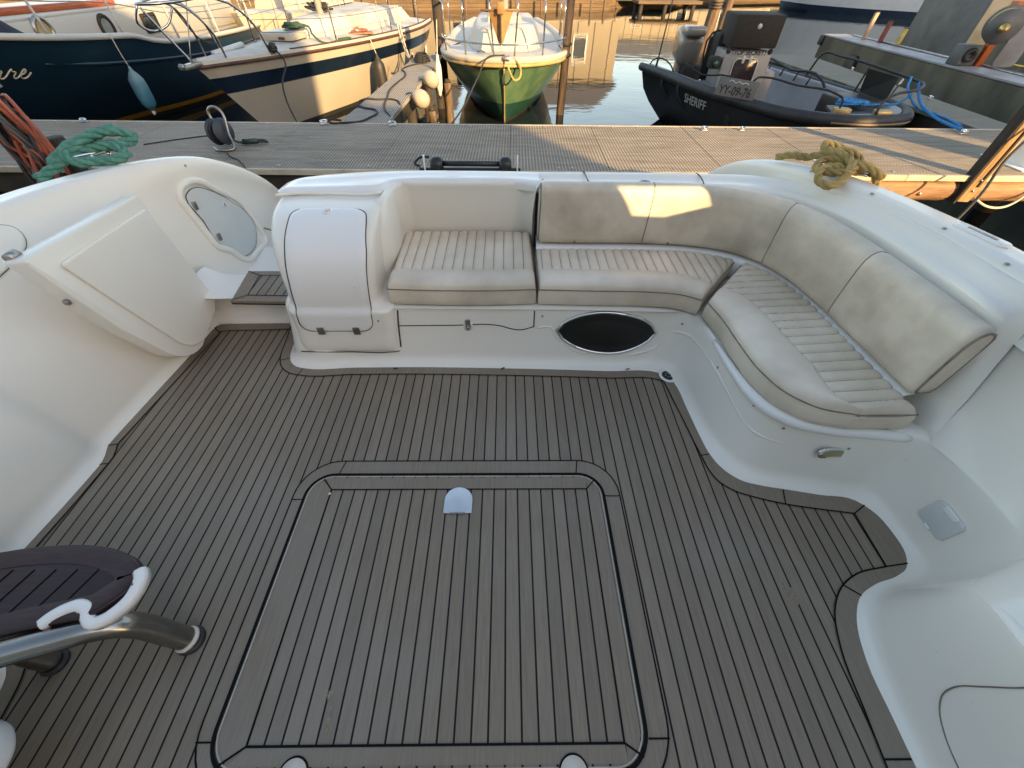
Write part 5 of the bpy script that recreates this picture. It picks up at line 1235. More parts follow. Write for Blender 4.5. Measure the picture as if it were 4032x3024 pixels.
# anchor
an = root('anchor', 'wedge-shaped galvanised anchor hanging point down in the bow of the green boat', 'anchor', (-.09, 7.62, .75))
fl = [(-.155, 1.045), (.0, 1.06), (.155, 1.045), (.09, .85), (.012, .715), (-.012, .715), (-.09, .85)]
for s in (1, -1): obj('fluke', ([(-.10, 7.60, 1.05), (-.10+s*.175, 7.66, 1.045), (-.10+s*.03, 7.62, .70), (-.10, 7.585, .72), (-.10, 7.61, 1.06), (-.10+s*.175, 7.675, 1.055), (-.10+s*.03, 7.635, .70), (-.10, 7.60, .72)], [(0, 1, 2, 3), (7, 6, 5, 4), (0, 4, 5, 1), (1, 5, 6, 2), (2, 6, 7, 3), (3, 7, 4, 0)]), M['anchor'], an, smooth=False)
obj('shank', box((-.10, 7.565, .93), (.022, .03, .46), .004), M['dpile'], an); obj('crown', box((-.10, 7.585, 1.09), (.095, .08, .13), .01), M['anchor'], an, sharp=40)
obj('stock_bar', tube([(-.385, 7.64, 1.062), (.17, 7.64, 1.066)], .012, 8), M['anchor'], an); obj('shackle', tube([(-.10, 7.56, .70), (-.085, 7.56, .66), (-.10, 7.56, .62), (-.115, 7.56, .66)], .007, 6, 4, True), M['chrome'], an)
obj('bow_roller', box((.03, .06, .575), (.11, .22, .045), .01), M['steelr'], gb, local=True, sharp=40)
obj('deck_cleat', tube([(-.42, .62, .57), (-.36, .62, .585), (-.30, .62, .57)], .012, 6, 4), M['steelr'], gb, local=True)
line('bow_rope', 'coiled tan rope tied at the stem of the green boat', [(-.0, 7.25, .50), (.05, 7.22, .40), (.10, 7.22, .34), (.17, 7.24, .36), (.19, 7.28, .45), (.15, 7.30, .53), (.08, 7.32, .58)], .014, M['ropeyel'], n=6, laid=True)
line('mooring_line', 'dark mooring line slanting down from the bow of the green boat to the pier', [(-.05, 7.42, .60), (-.28, 7.22, .60), (-.42, 6.9, .42), (-.62, 6.2, .18), (-.85, 5.4, .12), (-1.12, 4.72, .36)], .011, M['ropeblk'])
obj('mast', tube([(0, 3.0, .8), (0, 3.0, 7.5)], .06, 12), M['bwhite'], gb, local=True)

# ---- white sailing boat with navy band
ang = -.15
wbt = root('white_sailboat', 'cream sailing boat with broad navy band and cluttered foredeck, left of the finger pier', 'sailing boat', (-3.78, 6.08, 0), rz=ang)
D = [(0, 0, .645), (.12, .07, .642), (.35, .15, .636), (.75, .28, .625), (1.3, .45, .612), (2.1, .68, .598), (3.2, .94, .585), (4.4, 1.12, .578), (5.5, 1.16, .58), (6.4, 1.08, .59)]
Wl = [(.98, 0, WATER), (1.15, .04, WATER), (1.4, .10, WATER), (1.75, .19, WATER), (2.2, .30, WATER), (2.8, .44, WATER), (3.6, .58, WATER), (4.6, .70, WATER), (5.5, .72, WATER), (6.2, .60, WATER)]
Dc, Wc = hull(wbt, D, Wl, .5, [(.15, 'wgel'), (.34, 'navy'), (.93, 'wgel'), (1., 'anti')], None)
edge_band(wbt, Dc, [(.0, -.035), (.022, -.03), (.024, -.004), (.0, .002)], M['rubrail'], 'rub_rail')
edge_band(wbt, Dc, [(.0, .0), (-.004, .035), (-.03, .038), (-.05, .0)], M['wgel'], 'toe_rail')
edge_band(wbt, [d for d in Dc if d.x > 1.35], [(-.028, .038), (-.026, .052), (-.050, .052), (-.052, .038)], M['rubrail'], 'toe_cap')
deck(wbt, Dc, M['wdeck'], .05, -.008, .06)
trunk(wbt, [(-.10, 2.3), (.10, 2.3), (.34, 2.9), (.62, 4.2), (.68, 6.2), (-.68, 6.2), (-.62, 4.2), (-.34, 2.9)], .62, .86, .18, M['wdeck'])
ht = obj('fore_hatch', box((-.05, 2.15, .72), (.52, .50, .09), .015), M['wgel'], wbt, local=True, sharp=40); obj('hatch_top', box((-.05, 2.15, .768), (.44, .42, .012), .003), M['lam'], ht, local=True, sharp=40)
ht.children[0].data.materials[0] = mat('grey_hatch', (.16, .18, .20), (.12, .13, .15), 5, .3)
obj('hatch_hinge', box((.06, 1.895, .71), (.10, .02, .03), .004), M['rubrail'], ht, local=True)
obj('windlass', tube([(-.28, .75, .66), (-.24, 1.35, .69)], .035, 10), M['lam'], wbt, local=True)
obj('bow_roller', box((0, -.06, .655), (.10, .30, .05), .01), M['steelr'], wbt, local=True, sharp=40)
obj('roller_wheel', lathe([(.03, -.03), (.018, 0), (.03, .03)], (0, -.19, .665), 14, (1, 0, 0)), M['steelr'], wbt, local=True)
T = 1.17
rails(wbt, [[(.14, .42, .64), (.13, .38, .9), (.05, .15, T), (-.02, -.20, T+.03)]], name='pulpit_leg'); rails(wbt, [[(-.14, .42, .64), (-.13, .38, .9), (-.09, .15, T), (-.10, -.20, T+.03)]], name='pulpit_leg')
rails(wbt, [[(.36, 1.05, .63), (.34, .92, .95), (.30, .62, T), (.02, -.18, T+.03), (-.13, -.26, T+.03), (-.24, -.12, T+.03), (-.36, .62, T), (-.36, .92, .95), (-.40, 1.05, .63)]], .014, name='pulpit_rail')
rails(wbt, [[(.03, -.02, .65), (-.1, -.15, 1.0), (-.15, -.22, T)]], name='pulpit_leg')
rails(wbt, [[(-.13, -.26, T+.03), (-.20, -.30, 1.05), (-.18, -.20, .98), (-.06, -.05, 1.02), (.02, .05, T)]], .011, name='anchor_hoop')
for y, hb in ((2.35, .74), (4.0, 1.05), (5.4, 1.13)):
    for s in (1, -1):
        rails(wbt, [[(s*(hb-.03), y, .60), (s*(hb-.04), y, 1.22)]], .011, name='stanchion'); obj('stanchion_foot', lathe([(.03, 0), (.026, .02), (.014, .04)], (s*(hb-.03), y, .60), 10), M['steelr'], wbt, local=True)
for s in (1, -1): rails(wbt, [[(s*.34, .85, 1.0), (s*.71, 2.35, .92), (s*1.01, 4.0, .92), (s*1.09, 5.4, .92)], [(s*.36, .7, T), (s*.71, 2.35, 1.21), (s*1.01, 4.0, 1.21), (s*1.09, 5.4, 1.21)]], .004, M['steelr'], 'lifeline')
rails(wbt, [[(-.03, .0, .68), (-.02, .55, 1.5), (0, 1.6, 3.2)]], .006, M['steelr'], 'forestay')
obj('furler_line', tube([(-.28, .95, .74), (-.2, .6, .80), (-.05, .25, .95), (.02, .05, 1.15)], .008, 6, 5), M['ropeblk'], wbt, local=True)
obj('mast', tube([(0, 3.4, .85), (0, 3.4, 8)], .06, 12), M['bwhite'], wbt, local=True)
for s in (1, -1): rails(wbt, [[(s*1.0, 3.6, .60), (s*.92, 3.6, 1.6), (s*.5, 3.5, 4)]], .005, M['steelr'], 'shroud')
Wm = Matrix.Translation((-3.78, 6.08, 0)) @ Matrix.Rotation(ang, 4, 'Z')
def wl_(*p): return tuple(Wm @ Vector(p))
def tangle(c, rx_, ry_, h, n, seed):
    rnd = random.Random(seed); pts = []
    for i in range(n): a = i*1.9+rnd.random(); k = .35+.65*rnd.random(); pts.append((c[0]+rx_*k*math.cos(a), c[1]+ry_*k*math.sin(a), c[2]+h*rnd.random()))
    return pts
tc_ = tangle((.06, 2.35, .80), .24, .10, .05, 26, 4)
tagp(obj('rope_pile', rope([wl_(*p) for p in tc_]+[wl_(.24, 2.45, .80), wl_(.36, 2.3, .72), wl_(.50, 2.25, .64), wl_(.72, 2.55, .64), wl_(.80, 2.62, .65), wl_(.78, 2.70, .65), wl_(.62, 2.60, .64)], .016, 5), mat('dark_green_rope', (.02, .06, .035), (.04, .09, .06), 60, .8)), 'dark green rope heaped on the fore hatch of the white sailing boat', 'rope')
tagp(obj('rope_pile', rope([wl_(*p) for p in tangle((-.05, 3.5, .92), .26, .16, .10, 30, 9)], .018, 5), M['ropeblk']), 'black and white ropes heaped on the cabin roof of the white sailing boat', 'rope')
bd = root('wood_offcut', 'brown plywood piece with orange strap on the side deck of the white sailing boat', 'plywood', wl_(.62, 3.5, .62))
obj('board', box(wl_(.62, 3.5, .635), (.42, .24, .02), .003, rz=.4), mat('plywood', (.30, .15, .07), (.2, .10, .05), 5, .7, sc3=(1, 8, 1)), bd); obj('strap', tube([wl_(.50, 3.40, .66), wl_(.58, 3.50, .70), wl_(.66, 3.48, .67), wl_(.72, 3.58, .67), wl_(.60, 3.6, .68)], .014, 6, 5), M['hose'], bd)
line('bow_line', 'thin black bow line hanging over the navy band down to the pier ring', [wl_(.42, 1.10, .67), wl_(.48, 1.1, .60), (-3.10, 6.75, .38), (-2.75, 6.0, .12), (-2.35, 5.35, .05), (-2.05, 4.95, .20), (-1.90, 4.72, .40)], .011, M['ropeblk'])
bk = root('bow_cleat', 'black fairlead with the bow line on the deck edge of the white sailing boat', 'fairlead', wl_(.39, 1.08, .66))
obj('fairlead_body', lathe([(.05, 0), (.055, .03), (.035, .06), (.045, .09), (.02, .10)], wl_(.39, 1.08, .66), 14, (.1, 0, 1)), M['rubber'], bk); obj('rope_turns', tube([wl_(.39+.05*math.cos(a), 1.08+.05*math.sin(a), .69+.01*a/3) for a in [.5*i for i in range(24)]], .012, 6), M['ropeblk'], bk)
# name lettering plate on the cabin side
txm = M['navy']; f = frame(wl_(.30, 2.66, .80), (Wm.to_3x3() @ Vector((.45, 1, 0))), (.7, -.4, .7))
fender((-2.30, 8.95, .40), .58, .10, M['rubber'], 'black fender hanging on the sunlit side of the white sailing boat', (-2.36, 8.95, .60), (.02, 0, -1))
for i, (dx, dz) in enumerate(((0, 0), (.05, -.06))):
    line('hanging_line', ['pale mooring line looped at the stern corner of the white sailing boat', 'second pale line beside the looped one at the stern of the white sailing boat'][i], [(-2.12+dx, 10.2, .95), (-2.06+dx, 10.0, .6+dz), (-1.96+dx, 9.8, .35+dz), (-1.80+dx, 9.3, .30), (-1.66, 8.9, .42)], .013, M['ropewh'])

# ---- blue motor sailer on the left
bb = root('blue_motor_sailer', 'dark blue motor sailer with white cabin, round portholes and a gold waterline', 'boat', (-6.95, 4.82, 0))
D = [(0, 0, 1.04), (.10, .45, 1.03), (.30, .90, 1.01), (.62, 1.30, .975), (1.1, 1.55, .915), (1.7, 1.63, .855), (2.25, 1.65, .81), (2.62, 1.65, .775), (2.95, 1.65, .70), (3.3, 1.65, .645), (4.0, 1.65, .605), (5.2, 1.64, .57), (7.0, 1.58, .57), (9, 1.35, .62)]
Wl = [(.75, 0, WATER), (.85, .08, WATER), (1.05, .20, WATER), (1.4, .36, WATER), (1.9, .52, WATER), (2.4, .66, WATER), (2.8, .76, WATER), (3.2, .90, WATER), (3.5, 1.0, WATER), (3.9, 1.12, WATER), (4.5, 1.28, WATER), (5.6, 1.40, WATER), (7.2, 1.40, WATER), (8.8, 1.1, WATER)]
Dc, Wc = hull(bb, D, Wl, .7, [(.86, 'bluehull'), (.925, 'gold'), (1., 'anti')], None)
edge_band(bb, Dc, [(.0, -.03), (.030, -.028), (.038, .0), (.030, .028), (-.01, .034), (-.04, .0)], M['bwhite'], 'white_rail')
deck(bb, Dc, mat('grey_side_deck', (.16, .15, .14), (.10, .10, .09), 4, .7), .04, .06, .04)
# rubbing strake
bvb = bvh([o for o in bb.children if o.name.startswith('hull')][0])
def onhull(pts, off): return [on(bvb, p, (-1, 0, 0), off) for p in pts]
sk_ = onhull([(3, y-4.82, z) for y, z in ((6.05, .66), (6.6, .585), (7.2, .52), (8.0, .455), (8.8, .40), (9.8, .36))], .0)
obj('strake', tube(sk_, [.010, .022, .024, .024, .024, .020], 8, 4), M['bluehull'], bb, local=True)
# cabin
cb = obj('cabin', join(box((.05, 3.6, .745), (2.05, 6.6, .52), .05)), M['bwhite'], bb, local=True, sharp=40)
obj('cabin_roof', box((.05, 3.6, 1.012), (1.98, 6.5, .03), .012), M['wgel'], bb, local=True, sharp=40)
def oval(cx, y, z, a, b_, m1, m2, nm='porthole'):
    ol = [(cx, y+a*math.cos(t), z+b_*math.sin(t)) for t in [2*math.pi*i/24 for i in range(24)]]
    p_ = obj(nm, tube(ol, .026, 8, closed=True), m1, bb, local=True)
    vs_ = [(cx+.004, q[1], q[2]) for q in ol]; obj('pane', (vs_, [tuple(range(24))]), m2, p_, smooth=False, local=True)
oval(1.078, 1.90, .90, .12, .12, M['steelr'], mat('amber_glass', (.55, .40, .16), (.4, .3, .14), 6, .15)); oval(1.078, 2.98, .83, .12, .13, M['dpile'], mat('grey_glass', (.30, .32, .30), (.2, .22, .2), 6, .12))
wf = obj('window', box((1.078, 3.98, .80), (.03, .38, .24), .03), M['dpile'], bb, local=True, sharp=40); obj('pane', box((1.094, 3.98, .80), (.01, .31, .18), .02), M['glassw'], wf, local=True)
for y, z in ((1.35, .90), (2.55, .80), (3.75, .63), (5.0, .58), (6.4, .57)):
    hb = 1.58; rails(bb, [[(hb, y, z), (hb-.05, y+.02, z+.62)]], .014, M['bwhite'], 'stanchion')
rails(bb, [[(1.40, .6, 1.55), (1.53, 1.35, 1.50), (1.53, 2.55, 1.42), (1.53, 3.75, 1.25), (1.53, 6.4, 1.19)], [(1.50, .8, 1.25), (1.55, 1.35, 1.20), (1.55, 2.55, 1.12), (1.55, 3.75, .94), (1.55, 6.4, .88)]], .006, M['steelr'], 'guard_line')
cvr = obj('tarpaulin', smoothgrid and grid(smoothgrid([[(.9, .3, .98), (1.2, .6, .96), (1.42, 1.0, .93), (1.40, 1.30, .90)], [(.8, .4, 1.22), (1.1, .7, 1.20), (1.28, 1.0, 1.15), (1.30, 1.32, .95)], [(.4, .5, 1.36), (.7, .8, 1.34), (.9, 1.1, 1.26), (1.0, 1.35, 1.0)], [(0, .6, 1.38), (.2, .9, 1.36), (.3, 1.2, 1.3), (.4, 1.4, 1.05)]], 4, 4)), mat('navy_canvas', (.010, .014, .030), (.02, .025, .045), 5, .8, bmp=.5, bdist=.03, bscale=6), bb, local=True)
obj('roof_plank', box((.62, 2.4, 1.06), (.24, 2.6, .08), .02, rz=-.12), mat('varnish', (.38, .10, .03), (.28, .06, .02), 4, .3, sc3=(8, 1, 8)), bb, local=True)
# lettering "are" in script on the bow
def script(strokes, y0, z0, sc_, slope=-.12):
    out = []
    for s in strokes:
        pts = cr([(3, y0+x*sc_, z0+y*sc_+slope*x*sc_) for x, y in s], 5); pts = [on(bvb, p, (-1, 0, 0), .003) for p in pts]; out.append(tube(pts, .0075, 5))
    return out
A_ = [(.62, .50), (.45, .62), (.20, .52), (.10, .25), (.22, .02), (.42, .05), (.58, .30), (.66, .55), (.60, .25), (.66, .04), (.80, .05), (.95, .25)]
R__ = [(.95, .25), (1.08, .55), (1.16, .66), (1.20, .52), (1.34, .50), (1.42, .46), (1.36, .20), (1.42, .03), (1.56, .06), (1.72, .25)]
E__ = [(1.72, .25), (1.95, .38), (2.04, .56), (1.94, .64), (1.80, .48), (1.76, .22), (1.88, .02), (2.08, .03), (2.28, .22), (2.36, .42)]
W0 = [(-.9, .6), (-.75, .1), (-.55, .05), (-.4, .5), (-.3, .1), (-.1, .05), (.05, .5), (.10, .25)]
obj('name_lettering', join(*script([W0, A_, R__, E__], 5.60-4.82, .585, .135)), mat('cream_lettering', (.72, .66, .50), rough=.4), bb, local=True)
fender((-5.24, 6.96, .50), .50, .098, mat('faded_blue_fender', (.05, .19, .29), (.16, .27, .30), 3, .5, lo=.4, hi=.6, detail=7), 'long faded blue fender hanging on the dark blue hull', (-5.27, 6.98, .86), (0, -.02, -1), tip=M['lam'])

# ---- another sailing boat seen through the rails, left of centre
ob = root('background_sailboat', 'white boat with cream coachroof moored beyond the two nearest sailing boats', 'sailing boat', (-5.6, 11.2, 0), rz=-.1)
D = [(0, 0, .75), (.3, .35, .73), (1, .8, .70), (2.5, 1.15, .66), (5, 1.2, .64)]; Wl = [(.5, 0, WATER), (.7, .12, WATER), (1.3, .45, WATER), (2.7, .85, WATER), (4.9, .9, WATER)]
Dc, Wc = hull(ob, D, Wl, .5, [(.95, 'wgel'), (1., 'anti')], None); deck(ob, Dc, M['wdeck'], .04, 0, .05)
trunk(ob, [(-.4, 1.4), (.4, 1.4), (.75, 2.6), (.75, 4.6), (-.75, 4.6), (-.75, 2.6)], .7, 1.1, .15, M['wgel'])
for y in (.8, 1.8, 3.0): rails(ob, [[(interp([0, .3, 1, 2.5, 5], [0, .35, .8, 1.15, 1.2], y)-.05, y, .7), (interp([0, .3, 1, 2.5, 5], [0, .35, .8, 1.15, 1.2], y)-.06, y, 1.3)]], .013, M['steel'], 'stanchion')

for q_, (yy, s_) in enumerate(((1.3, 1), (2.0, 1), (2.7, 1), (1.6, -1), (2.4, -1))):
    hb_ = interp([0, .3, 1, 2.5, 5], [0, .35, .8, 1.15, 1.2], yy)-.05
    rails(ob, [[(s_*hb_, yy, .7), (s_*hb_, yy, 1.45)]], .012, M['bwhite'], 'stanchion')
rails(ob, [[(.3, .3, 1.05), (.75, 1.0, 1.02), (1.1, 2.5, 1.0), (1.15, 4.5, 1.0)], [(-.3, .3, 1.05), (-.75, 1.0, 1.02), (-1.1, 2.5, 1.0)], [(.3, .3, 1.35), (.75, 1.0, 1.32), (1.1, 2.5, 1.3), (1.15, 4.5, 1.3)]], .006, M['steel'], 'lifeline')

# ---- dark grey patrol boat
pb = root('patrol_boat', 'dark grey open patrol boat with black tube, upright console and outboard engine', 'patrol boat', (3.6, 6.6, WATER))
M['patrol'] = mat('patrol_grey', (.012, .012, .013), (.022, .022, .022), 3, .45); M['console'] = mat('console_grey', (.23, .232, .235), (.19, .192, .195), 3, .45); M['canvas'] = mat('black_canvas', (.010, .009, .008), (.018, .016, .014), 30, .8, bmp=.3)
near = [(2.26, 8.45), (2.47, 7.65), (2.66, 6.84), (2.98, 6.0), (3.27, 5.47), (3.66, 5.18), (4.12, 5.13), (4.52, 5.24), (4.72, 5.52)]
far = [(4.72, 5.52), (4.70, 6.0), (4.58, 6.9), (4.42, 7.8), (4.30, 8.55)]
tz = .335
obj('buoyancy_tube', tube([(x, y, tz) for x, y in near+far[1:]], [.055]+[.068]*10+[.055], 16, 8), M['rubber'], pb)
obj('rubbing_strip', tube([(x*1.0-.0, y-.072, tz-.01) for x, y in [(3.62, 5.19), (3.9, 5.13), (4.12, 5.12), (4.5, 5.22), (4.68, 5.40)]], .014, 6, 5), mat('brown_strip', (.20, .13, .07), rough=.5), pb)
loop = cr([(x, y, 0) for x, y in near+far[1:]], 6); l2 = [(p.x, p.y) for p in loop]
def inb(k, z):
    c = Vector((3.7, 6.9)); return [(p[0]+(c.x-p[0])*k, p[1]+(c.y-p[1])*k*.7, z) for p in l2]
obj('hull', grid([inb(.01, tz-.04), inb(.06, .05), inb(.14, -.12), inb(.30, WATER-.02), inb(.5, WATER-.15)], flip=True), M['patrol'], pb)
obj('inner_side', grid([inb(.05, tz+.045), inb(.10, tz+.05), inb(.17, tz+.03), inb(.18, -.05), inb(.9, -.06)], flip=False), M['console'], pb)
bpb = bvh([o for o in pb.children if o.name.startswith('hull')][0])
# console
cxm = Matrix.Translation((3.25, 6.85, 0)) @ Matrix.Rotation(-.10, 4, 'Z')
def cbox(c, s, b_=0, **k): v_, f_ = box(c, s, b_, **k); return [cxm @ Vector(p) for p in v_], f_
con = obj('console', join(cbox((0, .28, .33), (.62, .55, .80), .015)), M['console'], pb, sharp=40)
def cpoly(P, y0, y1): 
    v_ = [cxm @ Vector((x, y0, z)) for x, z in P]+[cxm @ Vector((x, y1, z)) for x, z in P]; n_ = len(P)
    return v_, [tuple(range(n_))[::-1], tuple(range(n_, 2*n_))]+[(i, (i+1) % n_, n_+(i+1) % n_, n_+i) for i in range(n_)][::1]
obj('console_step', cbox((-.38, .30, .12), (.16, .42, .42), .02), M['console'], con, sharp=40); obj('console_step', cbox((.40, .30, .28), (.16, .42, .46), .02), M['console'], con, sharp=40)
obj('canopy', join(cbox((.03, .33, .925), (.60, .62, .33), .018), cbox((-.26, .62, .66), (.12, .40, .40), .04)), M['canvas'], pb, sharp=40)
obj('nav_light', join(cbox((-.40, .06, .60), (.14, .16, .13), .02)), M['canvas'], con, sharp=40)
obj('light_lens', lathe([(.035, 0), (.03, .02), (.0001, .03)], cxm @ Vector((-.40, -.02, .60)), 14, (0, -1, 0)), mat('green_lens', (.02, .12, .10), rough=.1), con)
ff = Matrix.Translation(cxm @ Vector((0, .004, .50))) @ cxm.to_3x3().to_4x4() @ Matrix.Rotation(math.pi/2, 4, 'X')
hd = obj('console_hatch', prism(rrect(-.155, -.20, .155, .15, .06, 5), .0, .012, .003, frame=ff), M['canvas'], con, sharp=40)
hd.data.materials[0] = mat('dark_glass', (.028, .018, .020), rough=.12, coat=.6)
obj('hatch_frame', tube([ff @ Vector((x, y, .010)) for x, y in rrect(-.160, -.205, .160, .155, .063, 5)], .009, 6, closed=True), M['bwhite'], hd)
for x in (-.045, .05): obj('hatch_hinge', prism(rrect(x-.016, .105, x+.016, .185, .004, 2), .010, .022, .002, frame=ff), M['bwhite'], hd)
text('!TOP SECRET!', .078, ff @ Matrix.Translation((.0, .193, .001)), M['canvas'], 'lettering', con, .003, 'CENTER', .92, .0015)
for x in (-.27, .27): obj('speaker_grille', lathe([(.032, 0), (.03, .006), (.0001, .004)], ff @ Vector((x, .232, .0)), 16, ff.to_3x3() @ Vector((0, 0, 1))), M['canvas'], con)
bz = cxm @ Vector((.03, .018, .98)); obj('round_badge', lathe([(.028, 0), (.027, .003), (.0001, .003)], bz, 20, (-.1, -1, 0)), M['bwhite'], pb)
obj('badge_mark', join(tube([bz+Vector((-.012, -.004, .012)), bz+Vector((.012, -.004, -.012))], .0025, 4), tube([bz+Vector((.012, -.004, .012)), bz+Vector((-.012, -.004, -.012))], .0025, 4)), M['lam'], pb)
# engine
en = obj('outboard_engine', join(box((2.90, 8.30, .62), (.34, .50, .40), .08, rx=.25), box((2.90, 8.34, .25), (.20, .30, .60), .04), box((2.88, 8.1, .82), (.30, .32, .12), .04)), mat('engine_cowl', (.22, .20, .17), (.17, .16, .14), 3, .3, coat=.5), pb, sharp=50)
text('350', .085, frame((2.80, 7.975, .80), (1, .1, 0), (0, -1, .35)), M['bwhite'], 'lettering', en, .002)
obj('engine_bracket', box((2.95, 8.05, .22), (.30, .20, .40), .03), M['dpile'], pb); obj('seat_back', box((3.12, 7.65, .55), (.30, .10, .52), .05), M['canvas'], pb); obj('grab_rail', tube([(2.98, 7.62, .30), (2.98, 7.62, .84), (3.25, 7.62, .86), (3.28, 7.62, .3)], .014, 8, 4), M['dpile'], pb)
obj('whip_antenna', tube([(2.42, 8.15, .36), (2.43, 8.15, .5), (2.46, 8.15, 2.2)], [.022, .012, .004], 8, 3), M['rubber'], pb)
def prail(pts, r_=.013, m='steel'): return obj('hand_rail', tube(pts, r_, 8, 4), M[m], pb)
prail([(2.62, 7.55, .38), (2.60, 7.50, .47), (2.72, 6.9, .47), (2.98, 6.25, .47), (3.02, 6.18, .38)], .010, 'canvas'); prail([(2.36, 8.3, .39), (2.36, 8.2, .45), (2.52, 7.7, .45), (2.54, 7.6, .39)], .010, 'canvas')
prail([(3.00, 5.98, .38), (3.02, 5.92, .60), (3.06, 5.88, .61), (3.35, 5.62, .58), (3.68, 5.34, .55), (3.74, 5.30, .52), (3.76, 5.29, .40)], .011, 'dpile'); prail([(4.10, 5.16, .40), (4.12, 5.18, .50), (4.22, 5.22, .56), (4.52, 5.30, .60), (4.72, 5.50, .62), (4.74, 5.75, .63), (4.66, 6.2, .66), (4.56, 6.9, .68), (4.50, 7.25, .66), (4.46, 7.35, .40)], .014, 'rubber')
prail([(4.62, 6.4, .35), (4.62, 6.35, .65)], .012, 'rubber'); prail([(4.68, 5.85, .35), (4.70, 5.80, .62)], .012, 'steel')
prail([(4.30, 6.55, .40), (4.28, 6.65, .46), (4.22, 7.4, .46), (4.12, 8.3, .46), (4.12, 8.4, .40)], .016, 'rubber')
for y in (6.9, 7.2, 7.55, 7.9): x = 4.30-.10*(y-6.6); obj('rail_foot', tube([(x-.03, y, .36), (x, y, .46)], .012, 6), M['rubber'], pb)
obj('bow_locker', join(box((4.32, 5.95, .28), (.46, .55, .26), .03, rz=.1)), M['patrol'], pb, sharp=40); obj('foredeck', prism([(3.75, 5.32), (4.10, 5.22), (4.45, 5.32), (4.62, 5.52), (4.60, 5.8), (3.9, 5.75)][::1], .33, .365, .008), M['patrol'], pb, sharp=40)
obj('locker_porthole', lathe([(.055, 0), (.06, .02), (.045, .02), (.04, .005), (.0001, .005)], (4.26, 5.66, .30), 18, (0, -1, .1)), M['rubber'], pb)
for x, y in ((3.80, 5.30), (4.22, 5.22)): obj('step_cleat', box((x, y, .40), (.17, .10, .06), .01, rz=-.1), mat('bronze_step', (.42, .32, .15), rough=.4, metal=.5), pb)
obj('side_or_shade_panel', grid([[(4.62, 6.3, .40), (4.68, 5.85, .38)], [(4.58, 6.3, .64), (4.68, 5.85, .62)]]), M['patrol'], pb, smooth=False)
# number board
Pl = frame((2.655, 6.10, .50), (.42, -.27, -.02), (-.50, -.72, .35)); 
nb = obj('number_board', prism(rrect(-.02, -.105, .455, .085, .006, 2), -.01, .0, .002, frame=Pl), mat('board_grey', (.12, .12, .11), (.09, .09, .085), 4, .5), pb, sharp=40)
text('YY-09-76', .13, Pl @ Matrix.Translation((.02, -.085, .001)), M['canvas'], 'lettering', nb, .003, 'LEFT', .76, .002)
obj('scratched_line', tube([Pl @ Vector(p) for p in ((.10, .045, .003), (.14, .06, .003), (.18, .04, .003), (.22, .058, .003), (.26, .04, .003), (.30, .055, .003), (.34, .04, .003))], .004, 5, 3), M['lam'], nb)
# SHERIFF on the side
tx = text('SHERIFF', .15, Matrix.Identity(4), M['bwhite'], 'lettering', None, .002, 'LEFT', 1., .0015)
me = tx.data; A0, A1 = Vector((2.56, 7.05, .125)), Vector((2.82, 6.30, .115)); dv = (A1-A0).normalized(); 
for v_ in me.vertices:
    p = A0+dv*v_.co.x*1.0+Vector((0, 0, v_.co.y)); nrm_ = Vector((-dv.y, dv.x, 0)); nrm_ = nrm_ if nrm_.x < 0 else -nrm_
    h = bpb.ray_cast((Vector(p)-Vector((3.6, 6.6, WATER)))+nrm_*1.0, -nrm_)
    if h[0] is not None: v_.co = h[0]+nrm_*(.014+v_.co.z)
    else: v_.co = Vector(p)-Vector((3.6, 6.6, WATER))
tx.parent = pb
tube_f = [((2.50, 7.70), 0), ((2.60, 7.20), 1)]
for i, ((x, y), k) in enumerate(tube_f):
    obj('fender_strap', tube([(x-.07, y-.02, .36), (x-.06, y-.03, .20), (x+.10, y-.10, .02), (x+.22, y-.16, -.12)], .028, 8, 5), M['rubber'], pb)
for (x, y, z) in ((2.98, 6.2, .10), (3.1, 5.95, .02)):
    nrm_ = Vector((-.86, -.5, 0)).normalized(); h = bpb.ray_cast(Vector((x, y, z))-Vector((3.6, 6.6, WATER))+nrm_, -nrm_)
    if h[0] is not None: obj('through_hull_plate', prism(rrect(-.05, -.06, .05, .06, .02, 3), 0, .01, .003, frame=frame(h[0], (.5, -.86, 0), nrm_)), M['canvas'], pb, local=True, sharp=40)
line('blue_rope', 'bright blue rope heaped in the bow of the patrol boat', tangle((4.08, 5.62, .40), .22, .09, .04, 22, 3)+[(4.35, 5.5, .42), (4.5, 5.45, .44), (4.66, 5.5, .52)], .013, M['ropeblue'], n=5, laid=True)
line('blue_mooring_line', 'blue mooring line from the patrol boat bow to the corner ring of the pier', [(4.70, 5.55, .62), (4.66, 5.35, .50), (4.60, 5.05, .44), (4.56, 4.75, .42), (4.54, 4.50, .425)], .014, M['ropeblue'], laid=True)
line('blue_mooring_line', 'second blue line looped over the bow rail of the patrol boat', [(4.74, 5.75, .64), (4.55, 5.42, .55), (4.62, 5.30, .45), (4.80, 5.20, .40), (4.72, 4.95, .42), (4.60, 4.60, .43)], .012, M['ropeblue'], laid=True)

